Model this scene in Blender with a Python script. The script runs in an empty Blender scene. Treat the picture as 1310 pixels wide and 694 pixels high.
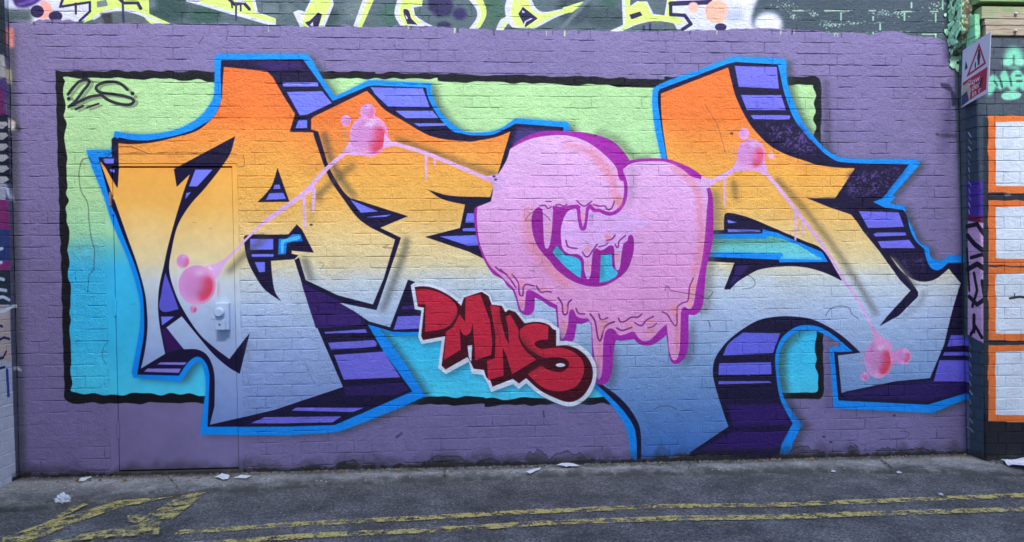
import bpy, bmesh, math, random
import numpy as np
from mathutils import Vector, Matrix

scene = bpy.context.scene
R = math.radians
random.seed(7)
rng = np.random.default_rng(7)

# ------------------------------------------------------------------ camera
FPX, CPX, CPY = 950.0, 655.0, 347.0
DEPTH = 4.8635
EYE = 1.285
ax = np.array([15145.0, 136.0, -950.0]); ax /= np.linalg.norm(ax)      # wall direction seen from the camera
az = np.array([-ax[1], ax[0], 0.0]); az /= np.linalg.norm(az)
ay = np.cross(az, ax)
MC = np.stack([ax, ay, az], 1)                                          # world -> camera
FWD = MC.T @ np.array([0, 0, -1.0])
CAM = np.array([0, 0, EYE]) - FWD * DEPTH
cam_data = bpy.data.cameras.new('camera')
cam = bpy.data.objects.new('camera', cam_data)
scene.collection.objects.link(cam)
mw = Matrix([list(r) for r in MC.T]).to_4x4()
mw.translation = Vector(CAM)
cam.matrix_world = mw
cam_data.sensor_width = 36.0
cam_data.lens = FPX / 1310.0 * 36.0
cam_data.clip_end = 500.0
scene.camera = cam

# ------------------------------------------------------------------ sky, sun, exposure
SUN_EL, SUN_AZ = R(50), R(7)          # azimuth measured from straight in front of the wall
world = bpy.data.worlds.new('World')
scene.world = world
world.use_nodes = True
wn = world.node_tree
bg = wn.nodes['Background']
sky = wn.nodes.new('ShaderNodeTexSky')
sky.sky_type = 'NISHITA'
sky.sun_disc = False
sky.sun_elevation = SUN_EL
sky.sun_rotation = R(180) + SUN_AZ
sky.dust_density = 1.0
sky.ozone_density = 1.0
wn.links.new(sky.outputs[0], bg.inputs[0])
bg.inputs[1].default_value = 0.12
sd = bpy.data.lights.new('sun', 'SUN')
sd.energy = 2.6
sd.angle = R(18)
sd.color = (1.0, 0.96, 0.91)
sun = bpy.data.objects.new('sun', sd)
scene.collection.objects.link(sun)
to_sun = Vector((math.sin(SUN_AZ) * math.cos(SUN_EL), -math.cos(SUN_AZ) * math.cos(SUN_EL), math.sin(SUN_EL)))
sun.rotation_euler = to_sun.to_track_quat('Z', 'Y').to_euler()
scene.view_settings.view_transform = 'Standard'
scene.view_settings.look = 'None'
scene.view_settings.gamma = 1.0
scene.view_settings.exposure = 1.85
scene.view_settings.use_curve_mapping = False

# ------------------------------------------------------------------ helpers
def ray(px, py):
    return MC.T @ np.array([(px - CPX) / FPX, -(py - CPY) / FPX, -1.0])
def on_y(px, py, y=0.0):
    r = ray(px, py); return CAM + r * ((y - CAM[1]) / r[1])
def on_z(px, py, z=0.0):
    r = ray(px, py); return CAM + r * ((z - CAM[2]) / r[2])
def on_x(px, py, x):
    r = ray(px, py); return CAM + r * ((x - CAM[0]) / r[0])

COL = scene.collection
def link(name, me, mat=None, parent=None):
    o = bpy.data.objects.new(name, me)
    COL.objects.link(o)
    if mat is not None and me is not None and len(me.materials) == 0:
        me.materials.append(mat)
    if parent is not None:
        o.parent = parent
    return o
def tag(o, label=None, cat=None, group=None, kind=None):
    if cat == 'wall': kind = 'thing'
    if label: o['label'] = label
    if cat: o['category'] = cat
    if group: o['group'] = group
    if kind: o['kind'] = kind
    return o
def empty(name, loc=(0, 0, 0)):
    o = bpy.data.objects.new(name, None)
    o.location = loc
    COL.objects.link(o)
    return o
def mesh(name, verts, faces, smooth=False):
    me = bpy.data.meshes.new(name)
    me.from_pydata([tuple(map(float, v)) for v in verts], [], faces)
    me.update()
    if smooth:
        me.polygons.foreach_set('use_smooth', [True] * len(me.polygons))
    return me
def box_bm(bm, x0, x1, y0, y1, z0, z1, lean=0.0, bev=0.0):
    vs = []
    for z in (z0, z1):
        s = lean * z
        for x, y in ((x0, y0), (x1, y0), (x1, y1), (x0, y1)):
            vs.append(bm.verts.new((x + s, y, z)))
    fs = [(3, 2, 1, 0), (4, 5, 6, 7), (0, 1, 5, 4), (1, 2, 6, 5), (2, 3, 7, 6), (3, 0, 4, 7)]
    faces = [bm.faces.new([vs[i] for i in f]) for f in fs]
    if bev > 0:
        edges = list({e for f in faces for e in f.edges})
        bmesh.ops.bevel(bm, geom=edges, offset=bev, segments=2, affect='EDGES', profile=0.6)
def box_me(name, *a, **k):
    bm = bmesh.new(); box_bm(bm, *a, **k)
    me = bpy.data.meshes.new(name); bm.to_mesh(me); bm.free()
    return me
def cyl_me(name, p0, p1, r0, r1=None, n=16, bev=0.0):
    r1 = r0 if r1 is None else r1
    p0 = Vector(p0); p1 = Vector(p1); d = (p1 - p0).normalized()
    a = d.orthogonal().normalized(); b = d.cross(a)
    rings = [(p0, r0), (p1 - d * bev, r1), (p1, r1 - bev)] if bev else [(p0, r0), (p1, r1)]
    vs, fs = [], []
    for c, r in rings:
        for i in range(n):
            t = 2 * math.pi * i / n
            vs.append(c + (a * math.cos(t) + b * math.sin(t)) * r)
    for k in range(len(rings) - 1):
        for i in range(n):
            j = (i + 1) % n
            fs.append((k * n + i, k * n + j, (k + 1) * n + j, (k + 1) * n + i))
    fs.append(tuple(range(n))[::-1]); fs.append(tuple((len(rings) - 1) * n + i for i in range(n)))
    return mesh(name, vs, fs)
def vnoise(h, w, cell, seed):
    """smooth value noise in 0..1"""
    g = np.random.default_rng(seed)
    gh, gw = int(h / cell) + 3, int(w / cell) + 3
    a = g.random((gh, gw)).astype(np.float32)
    y = np.arange(h, dtype=np.float32) / cell; x = np.arange(w, dtype=np.float32) / cell
    yi = y.astype(int); xi = x.astype(int)
    fy = (y - yi)[:, None]; fx = (x - xi)[None, :]
    fy = fy * fy * (3 - 2 * fy); fx = fx * fx * (3 - 2 * fx)
    r0 = a[yi][:, xi] * (1 - fx) + a[yi][:, xi + 1] * fx
    r1 = a[yi + 1][:, xi] * (1 - fx) + a[yi + 1][:, xi + 1] * fx
    return r0 * (1 - fy) + r1 * fy

# the walls stand a touch out of plumb
LEAN = -0.0145
XL, XR = -3.113, 3.093          # the two ends of the mural wall at the foot
PIER = 0.18                     # how far the right-hand wall stands forward
ZTOP = 3.6

# ------------------------------------------------------------------ the spray paint: drawn by code, in wall metres
U0, U1 = -4.15, 5.9
PPM = 360.0
CW, CH = int((U1 - U0) * PPM), int(ZTOP * PPM)
PURPLE = (129, 118, 164)
cv = np.empty((CH, CW, 3), np.float32)
cv[:] = PURPLE
_u = U0 + (np.arange(CW) + 0.5) / PPM
_z = (np.arange(CH) + 0.5) / PPM
def to_photo(u, z):                                  # wall point -> height of that point in the tracing
    q0 = MC[0, 0] * (u - CAM[0]) + MC[0, 1] * (-CAM[1]) + MC[0, 2] * (z - CAM[2])
    q1 = MC[1, 0] * (u - CAM[0]) + MC[1, 1] * (-CAM[1]) + MC[1, 2] * (z - CAM[2])
    q2 = MC[2, 0] * (u - CAM[0]) + MC[2, 1] * (-CAM[1]) + MC[2, 2] * (z - CAM[2])
    return CPX + FPX * q0 / -q2, CPY - FPX * q1 / -q2
TX, TY = to_photo(_u[None, :], _z[:, None])
TX = TX.astype(np.float32); TY = TY.astype(np.float32)
NZ1 = vnoise(CH, CW, 60, 1); NZ2 = vnoise(CH, CW, 14, 2); NZ3 = vnoise(CH, CW, 4, 3)

def P(s):
    out = []
    for t in s.split():
        sm = t.endswith('~'); x, y = t.rstrip('~').split(',')
        out.append((float(x), float(y), sm))
    return out
def curve(pts, closed=True, n=7):
    if isinstance(pts, str): pts = P(pts)
    k = len(pts); out = []
    p = np.array([(a[0], a[1]) for a in pts])
    for i in range(k if closed else k - 1):
        j = (i + 1) % k
        si, sj = pts[i][2], pts[j][2]
        if not closed:
            if i == 0: si = False
            if j == k - 1: sj = False
        if not (si or sj):
            out.append(p[i]); continue
        ch = p[j] - p[i]; L = np.linalg.norm(ch) + 1e-9
        def tan(q, a, b):
            d = p[b % k] - p[a % k]; return d / (np.linalg.norm(d) + 1e-9) * L
        m0 = tan(i, i - 1, i + 1) if si else ch
        m1 = tan(j, j - 1, j + 1) if sj else ch
        for t in np.arange(n) / n:
            out.append((2*t**3-3*t*t+1)*p[i] + (t**3-2*t*t+t)*m0 + (-2*t**3+3*t*t)*p[j] + (t**3-t*t)*m1)
    if not closed: out.append(p[-1])
    return np.array(out)
def main_surf(pts):
    o = np.array([on_y(x, y, 0.0) for x, y in pts]); return np.stack([o[:, 0], o[:, 2]], 1)
def pier_front(pts):
    o = np.array([on_y(x, y, -PIER) for x, y in pts]); return np.stack([o[:, 0] + PIER - 0.03, o[:, 2]], 1)
def side_surf(x0, sgn):
    def f(pts):
        r = []
        for x, y in pts:
            q = on_x(x, y, x0)
            for _ in range(3): q = on_x(x, y, x0 + LEAN * q[2])
            r.append((q[0] + sgn * max(abs(q[1]) - 0.03, 0), q[2]))
        return np.array(r)
    return f
pier_side = side_surf(XR, 1); left_side = side_surf(XL, -1)
def to_canvas(pts, surf=None):
    w = (surf or main_surf)(pts)
    return np.stack([(w[:, 0] - U0) * PPM, w[:, 1] * PPM], 1)
def raster(c, pad=0):
    c0 = max(int(c[:, 0].min()) - 1 - pad, 0); c1 = min(int(c[:, 0].max()) + 2 + pad, CW)
    r0 = max(int(c[:, 1].min()) - 1 - pad, 0); r1 = min(int(c[:, 1].max()) + 2 + pad, CH)
    if c1 <= c0 or r1 <= r0: return None
    w = c1 - c0
    m = np.zeros((r1 - r0, w + 2), np.float32)
    xa, ya = c[:, 0] - c0, c[:, 1]
    xb, yb = np.roll(xa, -1), np.roll(ya, -1)
    SUB = 3
    for r in range(r0, r1):
        row = m[r - r0]
        for s in range(SUB):
            y = r + (s + 0.5) / SUB
            hit = (ya <= y) != (yb <= y)
            if not hit.any(): continue
            xs = np.sort(xa[hit] + (y - ya[hit]) / (yb[hit] - ya[hit]) * (xb[hit] - xa[hit]))
            for a, b in zip(xs[0::2], xs[1::2]):
                a = min(max(a, 0), w); b = min(max(b, 0), w)
                if b <= a: continue
                ia, ib = int(a), int(b)
                if ia == ib: row[ia] += (b - a) / SUB
                else:
                    row[ia] += (ia + 1 - a) / SUB
                    row[ia + 1:ib] += 1.0 / SUB
                    row[ib] += (b - ib) / SUB
    return r0, r1, c0, c1, np.minimum(m[:, :w], 1)
def blur(m, r):
    r = int(round(r))
    if r < 1: return m
    for _ in range(2):
        for axis in (0, 1):
            q = np.pad(m, [(r + 1, r) if a == axis else (0, 0) for a in (0, 1)])
            cs = np.cumsum(q, axis=axis)
            n = m.shape[axis]
            if axis == 0: m = (cs[2 * r + 1:2 * r + 1 + n] - cs[:n]) / (2 * r + 1)
            else: m = (cs[:, 2 * r + 1:2 * r + 1 + n] - cs[:, :n]) / (2 * r + 1)
    return m
def grad(stops, jitter=5.0):
    ys = [s[0] for s in stops]; cs = np.array([s[1] for s in stops], np.float32)
    def f(r0, r1, c0, c1):
        y = TY[r0:r1, c0:c1] + (NZ1[r0:r1, c0:c1] - 0.5) * jitter * 2 + (NZ3[r0:r1, c0:c1] - 0.5) * jitter
        return np.stack([np.interp(y, ys, cs[:, k]) for k in range(3)], -1).astype(np.float32)
    return f
def blend(box, m, col, alpha=1.0):
    r0, r1, c0, c1 = box
    col = col(r0, r1, c0, c1) if callable(col) else np.array(col, np.float32)
    a = (m * alpha)[..., None]
    cv[r0:r1, c0:c1] = cv[r0:r1, c0:c1] * (1 - a) + col * a
def fill(pts, col, soft=0.0, alpha=1.0, dx=0, dy=0, surf=None, n=7):
    """closed shape; soft is the spray edge in tracing units"""
    c = curve(pts, True, n)
    c = c + np.array([dx, dy])
    b = soft * PPM / 196
    k = raster(to_canvas(c, surf), int(b * 2.5) + 1)
    if k is None: return
    m = blur(k[4], b) if b >= 1 else k[4]
    blend(k[:4], m, col, alpha)
def stroke(pts, w, col, w2=None, soft=0.0, alpha=1.0, closed=False, surf=None, n=7, dx=0, dy=0):
    c = curve(pts, closed, n)
    if closed: c = np.vstack([c, c[:1]])
    c = c + np.array([dx, dy])
    q = to_canvas(c, surf)
    s = PPM / 196; w2 = w if w2 is None else w2
    ws = np.linspace(w, w2, len(q)) * s / 2
    pad = int(max(w, w2) * s / 2 + soft * s * 2.5) + 3
    c0 = max(int(q[:, 0].min()) - pad, 0); c1 = min(int(q[:, 0].max()) + pad, CW)
    r0 = max(int(q[:, 1].min()) - pad, 0); r1 = min(int(q[:, 1].max()) + pad, CH)
    if c1 <= c0 or r1 <= r0: return
    m = np.zeros((r1 - r0, c1 - c0), np.float32)
    for i in range(len(q) - 1):
        a, b = q[i], q[i + 1]; k = int(max(ws[i], ws[i + 1])) + 3
        x0 = max(int(min(a[0], b[0])) - k, c0); x1 = min(int(max(a[0], b[0])) + k + 1, c1)
        y0 = max(int(min(a[1], b[1])) - k, r0); y1 = min(int(max(a[1], b[1])) + k + 1, r1)
        if x1 <= x0 or y1 <= y0: continue
        X = np.arange(x0, x1)[None, :] + 0.5 - a[0]; Y = np.arange(y0, y1)[:, None] + 0.5 - a[1]
        d = b - a; L2 = d @ d + 1e-9
        t = np.clip((X * d[0] + Y * d[1]) / L2, 0, 1)
        dist = np.sqrt((X - t * d[0]) ** 2 + (Y - t * d[1]) ** 2)
        v = np.clip(ws[i] + (ws[i + 1] - ws[i]) * t - dist + 0.5, 0, 1)
        sub = m[y0 - r0:y1 - r0, x0 - c0:x1 - c0]
        np.maximum(sub, v, out=sub)
    if soft * s >= 1: m = blur(m, soft * s)
    blend((r0, r1, c0, c1), m, col, alpha)
def disc(x, y, rx, ry, col, soft=0.0, alpha=1.0, surf=None):
    t = np.linspace(0, 2 * math.pi, 29)[:-1]
    fill([(x + rx * math.cos(a), y + ry * math.sin(a), False) for a in t], col, soft, alpha, surf=surf)
def ragged(x0, y0, x1, y1, amp, step, seed):
    g = random.Random(seed); L = math.hypot(x1 - x0, y1 - y0); n = max(int(L / step), 1)
    nx, ny = -(y1 - y0) / L, (x1 - x0) / L
    out = []
    for i in range(n + 1):
        t = i / n; a = (g.random() - 0.5) * 2 * amp
        out.append((x0 + (x1 - x0) * t + nx * a, y0 + (y1 - y0) * t + ny * a, True))
    return out

NAVY = (28, 21, 58); BLUE = (18, 148, 250); VIO = (122, 130, 250); DVIO = (66, 40, 122)
MAG = (172, 44, 172); PINK = (222, 180, 240); LIME = (214, 240, 128); LILAC = (214, 216, 240); SLATE = (86, 104, 112)
TOP = [(75, (246, 120, 58)), (150, (248, 130, 58)), (185, (252, 158, 72)), (225, (252, 182, 84)), (262, (250, 190, 96)), (300, (248, 212, 142)), (335, (240, 222, 172)), (360, (212, 222, 228)), (400, (186, 206, 238))]
FILL = grad(TOP + [(450, (160, 182, 228)), (510, (136, 160, 214)), (560, (116, 144, 206))])
FILL2 = grad(TOP + [(450, (150, 178, 220)), (510, (112, 150, 206)), (585, (66, 116, 194))])
FIELD = grad([(80, (182, 226, 160)), (250, (186, 234, 172)), (300, (166, 230, 182)), (318, (110, 204, 208)), (345, (62, 196, 244)), (440, (62, 204, 250)), (520, (84, 220, 250))], 4)

def paint_top_band():
    fill('-60,-140 1400,-140 1400,60 -60,60', SLATE)
    for x, y, rx, ry, c in ((215, 12, 26, 16, (52, 78, 78)), (262, 20, 22, 12, (58, 92, 84)), (345, 15, 13, 12, (106, 122, 128)), (370, 12, 6, 6, (112, 128, 132)),
                            (455, 12, 14, 14, (108, 124, 128)), (420, 22, 14, 12, (60, 80, 82)), (500, 20, 14, 14, (70, 104, 96)), (630, 14, 16, 20, (72, 106, 92)),
                            (735, 12, 22, 20, (62, 76, 88)), (775, 22, 26, 14, (64, 82, 88)), (780, 3, 10, 6, (60, 96, 88)), (195, 5, 5, 8, (108, 124, 132))):
        disc(x, y, rx, ry, c, 3)
    # left end: lilac letter with navy blots
    fill('8,-60 124,-60 122,24 100,28 40,30 8,28', LILAC)
    fill('8,12 40,12 42,28 8,30', (84, 98, 108), 2)
    fill('14,-4 58,-4 40,8~ 22,9~', (58, 44, 112), 1); stroke('24,6 40,2 54,-6', 3, (124, 92, 200), soft=1)
    fill('52,2~ 62,4~ 66,13~ 60,24~ 50,24 54,14~', (252, 172, 166)); disc(47.6, 15, 8.5, 8, (46, 38, 84)); disc(71, 21, 8.8, 6.5, (46, 38, 84))
    fill('84,-20 190,-20 191,18 222,32 190,32 180,18~ 150,14~ 126,22~ 106,30 112,22 116,4 80,8', LIME)
    fill('122,24~ 150,13~ 178,20~ 196,33 124,33', (92, 104, 112)); stroke('120,24 136,15~ 158,13~ 176,17~ 204,29', 3.5, LILAC)
    fill('128,17 143,17 144,30 134,30', (58, 58, 66), 1); fill('124,2 136,0 138,8 124,10', (118, 132, 140))
    stroke('82,-6 77,9 115,3 115,15 102,27', 3, (44, 36, 80)); stroke('97,5 97,18', 3, (44, 36, 80), 2.4)
    stroke('150,-4 158,4 176,4 180,11', 4, (44, 36, 80)); stroke('157,4 158,28', 2.6, (52, 50, 96))
    # lime wedge
    fill('238,-20 322,-20 330,16 353,24 353,32 343,32 252,6 238,2', LILAC); fill('246,-20 318,-20 326,16 352,24 352,30 330,24 256,3', LIME)
    stroke('290,-4 300,6 312,4 319,12', 4, (44, 36, 80)); stroke('302,4 302,26', 2.6, (62, 62, 104)); stroke('296,3 297,10', 2, (44, 36, 80)); stroke('308,3 308,14', 2.2, (44, 36, 80))
    fill('300,-2 310,-2 314,4 304,3', LILAC)
    fill('375,16 382,13 390,15 402,-10 424,-10 427,6 415,35 384,35', LILAC); fill('386,35 390,17 405,-10 420,-10 424,6 408,35', LIME)
    fill('390,29 396,27 407,16 412,19 407,35 396,35', (44, 36, 80)); fill('396,33 400,28 401,34', LILAC)
    fill('466,-6 481,-6 461,35 452,34', LILAC); fill('472,-6 481,-6 463,35 457,35', LIME)
    # lime hooks
    fill('512,-10 541,-10 540,8 529,10 532,20~ 546,30 558,35 512,33 505,20~ 506,8~', LILAC); fill('516,-10 541,-10 540,7 527,9~ 530,20~ 540,30 518,33 511,20~ 512,8~', LIME)
    fill('516,13~ 522,13~ 526,24 534,32 521,31', (44, 36, 80)); fill('518,18 522,24 520,25', LILAC)
    fill('548,-6 574,-6 580,8~ 576,20 560,22 548,12', (48, 46, 86), 1.5); disc(588, 18, 9, 8, (52, 46, 96), 1.5); disc(568, 32, 9, 4, (48, 46, 86), 1)
    fill('590,-10 610,-10 620,8~ 622,20~ 612,37 600,37 610,22~ 608,10~', LILAC); fill('600,-10 612,-10 621,8~ 622,20~ 614,36 608,36 615,20~ 612,8~', LIME)
    fill('652,-10 676,-10 690,14~ 718,12 745,3 745,9 710,23 684,37 656,36 650,30 644,39 634,39 640,26~ 647,22 646,8~', LILAC)
    fill('660,-10 674,-10 684,16~ 715,14 742,5 742,9 706,22 680,36 660,34 654,20~ 655,6~', LIME); fill('640,39 645,28~ 650,27 642,39', LIME)
    fill('669,9 688,24 672,35 663,18', (44, 36, 80)); fill('668,13 672,16 668,17', LILAC); stroke('671,32 672,28 680,24', 1.6, LILAC)
    fill('720,10 746,2 747,6 732,16 720,18', LIME); fill('716,36 752,-4 760,-4 722,36', (106, 122, 130), 1)
    # right letter
    fill('795,-10 806,-10 806,8 815,2 828,2 836,18 850,20 855,-10 1000,-10 1000,34 866,38 862,30 838,26 814,32 792,42 780,40 797,32', LILAC)
    fill('799,-10 806,-10 806,9 816,3 826,3 834,20 852,20 855,-10 862,-10 860,20 876,26 868,32 850,27 826,28 806,33 792,42 800,30', LIME)
    fill('822,30 838,27 858,30 862,39 816,40', (92, 106, 116)); fill('822,33 825,33 825,40 822,40', (52, 50, 96)); fill('830,30 833,30 833,40 830,40', (52, 50, 96))
    fill('805,19 819,15 822,20 808,25', (44, 36, 80))
    fill('858,5 912,4 930,-10 1000,-10 1000,37 872,40 884,30 858,18', LILAC)
    stroke('908,4 858,5 858,19 876,20 884,31 873,38', 4.5, (44, 36, 80)); stroke('858,5 906,3 911,-4', 6, (44, 36, 80))
    disc(887, 10, 7, 7, (250, 190, 176), 0.6); disc(917, 15, 15, 15, (252, 188, 164), 0.6); disc(940, 20, 12, 9, (176, 186, 210), 3); disc(922, 35, 7.5, 5, (50, 42, 90)); disc(892, 40, 4, 2, (70, 56, 150))
    fill('974,-10 1240,-10 1240,45 968,40 962,30~ 964,12~', (70, 84, 96), 2); fill('940,-10 966,-10 960,4~ 950,6~', (226, 228, 246))
    disc(983, 31, 18, 15, (222, 224, 244), 2.5)
    for i in range(40):
        fr = random.Random(i); x = fr.uniform(1005, 1222); y = fr.choice([14.3, 28.6, 42]) + fr.uniform(-2, 2)
        stroke(f'{x},{y} {x + fr.uniform(1, 5)},{y}', 1.2, (150, 190, 176), alpha=0.5)
    fr = random.Random(77)
    for cx, cy, sx, sy, n in ((1062, 32, 12, 2.5, 60), (1150, 17, 8, 3, 40), (1128, 18, 10, 3, 40), (1040, 18, 4, 3, 24), (1090, 30, 14, 2, 24), (1005, 8, 14, 5, 30), (1200, 8, 14, 5, 50), (1016, 22, 6, 4, 24)):
        for i in range(n):
            x = fr.gauss(cx, sx * .6); y = fr.gauss(cy, sy * .7); r = fr.uniform(.3, .9)
            disc(x, y, r * 1.3, r, fr.choice([(160, 216, 186), (190, 214, 200), (120, 150, 150)]), alpha=0.8)
    for x, y0, y1 in ((1206, 1, 12), (1166, 4, 10), (1157, 17, 26), (1197, 18, 28), (1218, 15, 27), (1076, 17, 26), (1117, 22, 26), (1126, 31, 38), (1197, 44, 52), (1207, 60, 70), (1217, 46, 56), (1156, 50, 57), (1177, 73, 80), (1117, 42, 52)):
        stroke(f'{x},{y0} {x},{y1}', 2.2, (164, 222, 190), alpha=0.85)
    for x0, x1, y in ((1014, 1028, 14), (1055, 1086, 14), (1112, 1120, 14), (1153, 1166, 15), (1190, 1200, 15), (1180, 1198, 44), (1055, 1080, 43)):
        stroke(f'{x0},{y} {x1},{y}', 1.6, (190, 226, 196), alpha=0.8)
    # ragged top edge of the purple
    top = [(-60, 30), (14, 29), (40, 29), (50, 25.5), (90, 26), (108, 31), (160, 30), (225, 31), (290, 30), (345, 34), (370, 33), (420, 35), (440, 31), (452, 35), (500, 35), (505, 33), (555, 34), (600, 37), (640, 39), (700, 39), (735, 39), (780, 40), (860, 40), (930, 38.5), (945, 37), (975, 36.5), (990, 37.5), (1010, 38), (1050, 40), (1060, 43), (1090, 42), (1115, 44), (1132, 40), (1152, 41), (1165, 45), (1178, 47), (1200, 49), (1212, 55), (1226, 60)]
    g = random.Random(5); pts = []
    for (xa, ya), (xb, yb) in zip(top, top[1:]):
        n = max(int((xb - xa) / 5), 1)
        for i in range(n):
            t = i / n; pts.append((xa + (xb - xa) * t, ya + (yb - ya) * t + g.uniform(-1, 1), False))
    pts += [(1226, 62, False), (1238, 95, False), (1260, 620, False), (-60, 640, False)]
    fill(pts, PURPLE)
    for i in range(26):                                              # chips along the painted-over edge
        x = g.uniform(20, 1200); y = np.interp(x, [a for a, b in top], [b for a, b in top])
        stroke(f'{x},{y + 1} {x + g.uniform(-1, 1)},{y + g.uniform(3, 7)}', g.uniform(0.8, 2), g.choice([(60, 70, 80), (196, 222, 170), (52, 50, 90)]), alpha=0.8)

def paint_field():
    fill([(71, 91, False)] + ragged(71, 91, 480, 92, 1.3, 9, 1) + ragged(480, 93, 850, 101, 1.3, 9, 2) + ragged(850, 99, 1040, 98, 1.2, 9, 3) + [(1048, 101, True)]
         + ragged(1050, 110, 1054, 500, 1.0, 9, 4) + [(1050, 510, True)] + ragged(1040, 511, 620, 520, 1.5, 10, 5) + ragged(620, 518, 90, 516, 1.5, 10, 6) + ragged(83, 510, 71, 95, 0.8, 9, 7), (22, 23, 30))
    inner = ragged(81, 99, 300, 104, 1.8, 11, 11) + ragged(300, 101, 560, 101, 1.3, 11, 12) + ragged(560, 104, 850, 112, 1.8, 12, 13) + ragged(850, 109, 1040, 109, 1.2, 9, 14)
    inner += ragged(1042, 112, 1045, 500, 2.0, 10, 15) + ragged(1042, 502, 620, 511, 1.8, 12, 16) + ragged(620, 509, 96, 504, 2.0, 12, 17) + ragged(92, 500, 82, 104, 2.2, 9, 18)
    fill(inner, FIELD)
    stroke('1056,104 1060,200 1058,340', 9, (70, 66, 84), soft=4, alpha=0.6)
    stroke('1062,430 1060,520', 10, (90, 84, 120), soft=4, alpha=0.5)
    # signature scrawl
    g = (128, 146, 112)
    for d, c, a in ((4, g, 0.8), (0, (44, 46, 58), 1)):
        stroke('87,121 94,112~ 101,105~ 112,102~ 114,106~ 106,117~ 97,129~ 88,137 104,129~ 116,124~ 128,122', 3.6, c, alpha=a, dx=d, dy=d * .6)
        stroke('163,115 155,108~ 146,105~ 132,106~ 123,112~ 127,118~ 146,121~ 162,124~ 171,129~ 166,134~ 152,133~ 138,128~ 130,122', 3.6, c, alpha=a, dx=d, dy=d * .6)
        stroke('97,140 106,136', 3, c, alpha=a, dx=d, dy=d * .6); stroke('111,138 126,133', 2.6, c, alpha=a, dx=d, dy=d * .6)
        disc(169.5 + d, 120 + d, 2.6, 2.6, c, alpha=a); disc(88 + d, 126.5, 2.6, 2.6, c, alpha=a)

A_BLUE = '110,192 141.5,192.4 147,168 167,171.6~ 196,171.4~ 224.5,166~ 243.6,157.6~ 255,150~ 265,139~ 273,124~ 274.5,105~ 274.5,74 279,69.6 393,69.6 398,75.3 414,103 428.4,124 471,103 480,103 551.5,106.8 553.5,124~ 562,141~ 575.4,156.4~ 594.5,168.8~ 610,169.8~ 628,168.6~ 643.5,163~ 659.5,151.5 726,156.4 728,159 728,205 700,430 536,430 506,430 485,420 503,444 522,470.6 544,507 514,521 472,538 433,553 370,557 255.6,556.5 260,520 262.7,497~ 260.8,476~ 254,463.5~ 243.6,470~ 235,483.5 230,489 170,483.5 168,476 175,439.6~ 178.3,418.6~ 178.7,390~ 171,356~ 159.6,323.4~ 146,293~ 131,248~ 117,213'
A_NAVY = '126,201.5 146,201.5 147.5,185 152,176 167,179~ 186,180~ 215,175.8~ 243.6,168~ 260.8,158.6~ 272,151~ 281.5,133~ 283,116~ 282,97 283,77 387.4,76 402.7,97 425.6,129.7 471,110.6 480,109.7 545,112.5 548.7,127.8~ 562,150.7~ 579,168~ 590,171~ 605,173.5~ 628,173~ 643.5,166.8~ 659.5,158.4 720.6,163 722,205 700,424.5 503,424.8 470,415 491,450.6 527.5,501 428.5,544 370,546 265,546.6 267,500~ 267.4,479.7~ 262.7,464.4~ 253,456.8~ 241.7,462.5~ 228.3,481 175,479.7 178.7,456.8~ 183.5,428~ 183.5,395~ 180.6,369~ 171,336.8~ 155.8,298.6~ 140,255'
BODY_BLUE = '840,110 856,102.7 896,89.4 934.5,74 942,72.6 1003,75.6 1006,79 1006,93~ 1009,114~ 1018.5,139~ 1028,158~ 1041.6,175.7~ 1059.5,193.6~ 1077.4,202.6~ 1171,205 1177,208.5 1175.8,211.5 1133,260 1157,264 1159,274.8~ 1168.8,296~ 1176,311~ 1188,316.8 1190.7,329~ 1200,334~ 1209,332~ 1214,328~ 1250,329 1250,510 1238,510 1193,528.5 1067,522.4 1062,457 1061,445 1074.7,443.5 1075.6,439 1052,426.7~ 1038.4,422~ 1023,423~ 1010,430.5~ 1000,444~ 996,461~ 997.4,486~ 1002,507~ 1011.7,524~ 1026.6,543 1014,567 1006,600 807,600 806,570~ 802,550~ 792,530.7~ 775.5,511~ 755,492 735,440 720,300 800,260 838,215 846,203 837.8,165~ 834.3,135~ 835,115'
BODY_NAVY = '844,114.5 931,82 942,79.5 995,83 998,95~ 1002,114~ 1010,139~ 1018,156~ 1030,171.7~ 1045,187~ 1057.5,198.6~ 1075.4,207.5~ 1163,210.5 1129,254 1117,258.6 1132,266 1155.4,269~ 1165,296~ 1172,309~ 1182,318.7 1186,334~ 1191.7,343.5~ 1201,345.8~ 1212.7,337 1250,336 1250,503 1236,503 1187,518 1072.7,512.6 1067,451 1091,450 1063,426.7~ 1048,418.7~ 1032.7,416~ 1017.4,419~ 1002,430.5~ 994.5,444~ 991.6,460~ 992.6,476~ 995.5,499~ 1001,518~ 1014,542 1000,567 994,600 815,600 813,553~ 803.4,533.5~ 786.7,514~ 762,491 735,440 720,300 800,260 838,215 853,203 846.5,165~ 842,135~ 842,118'

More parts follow.
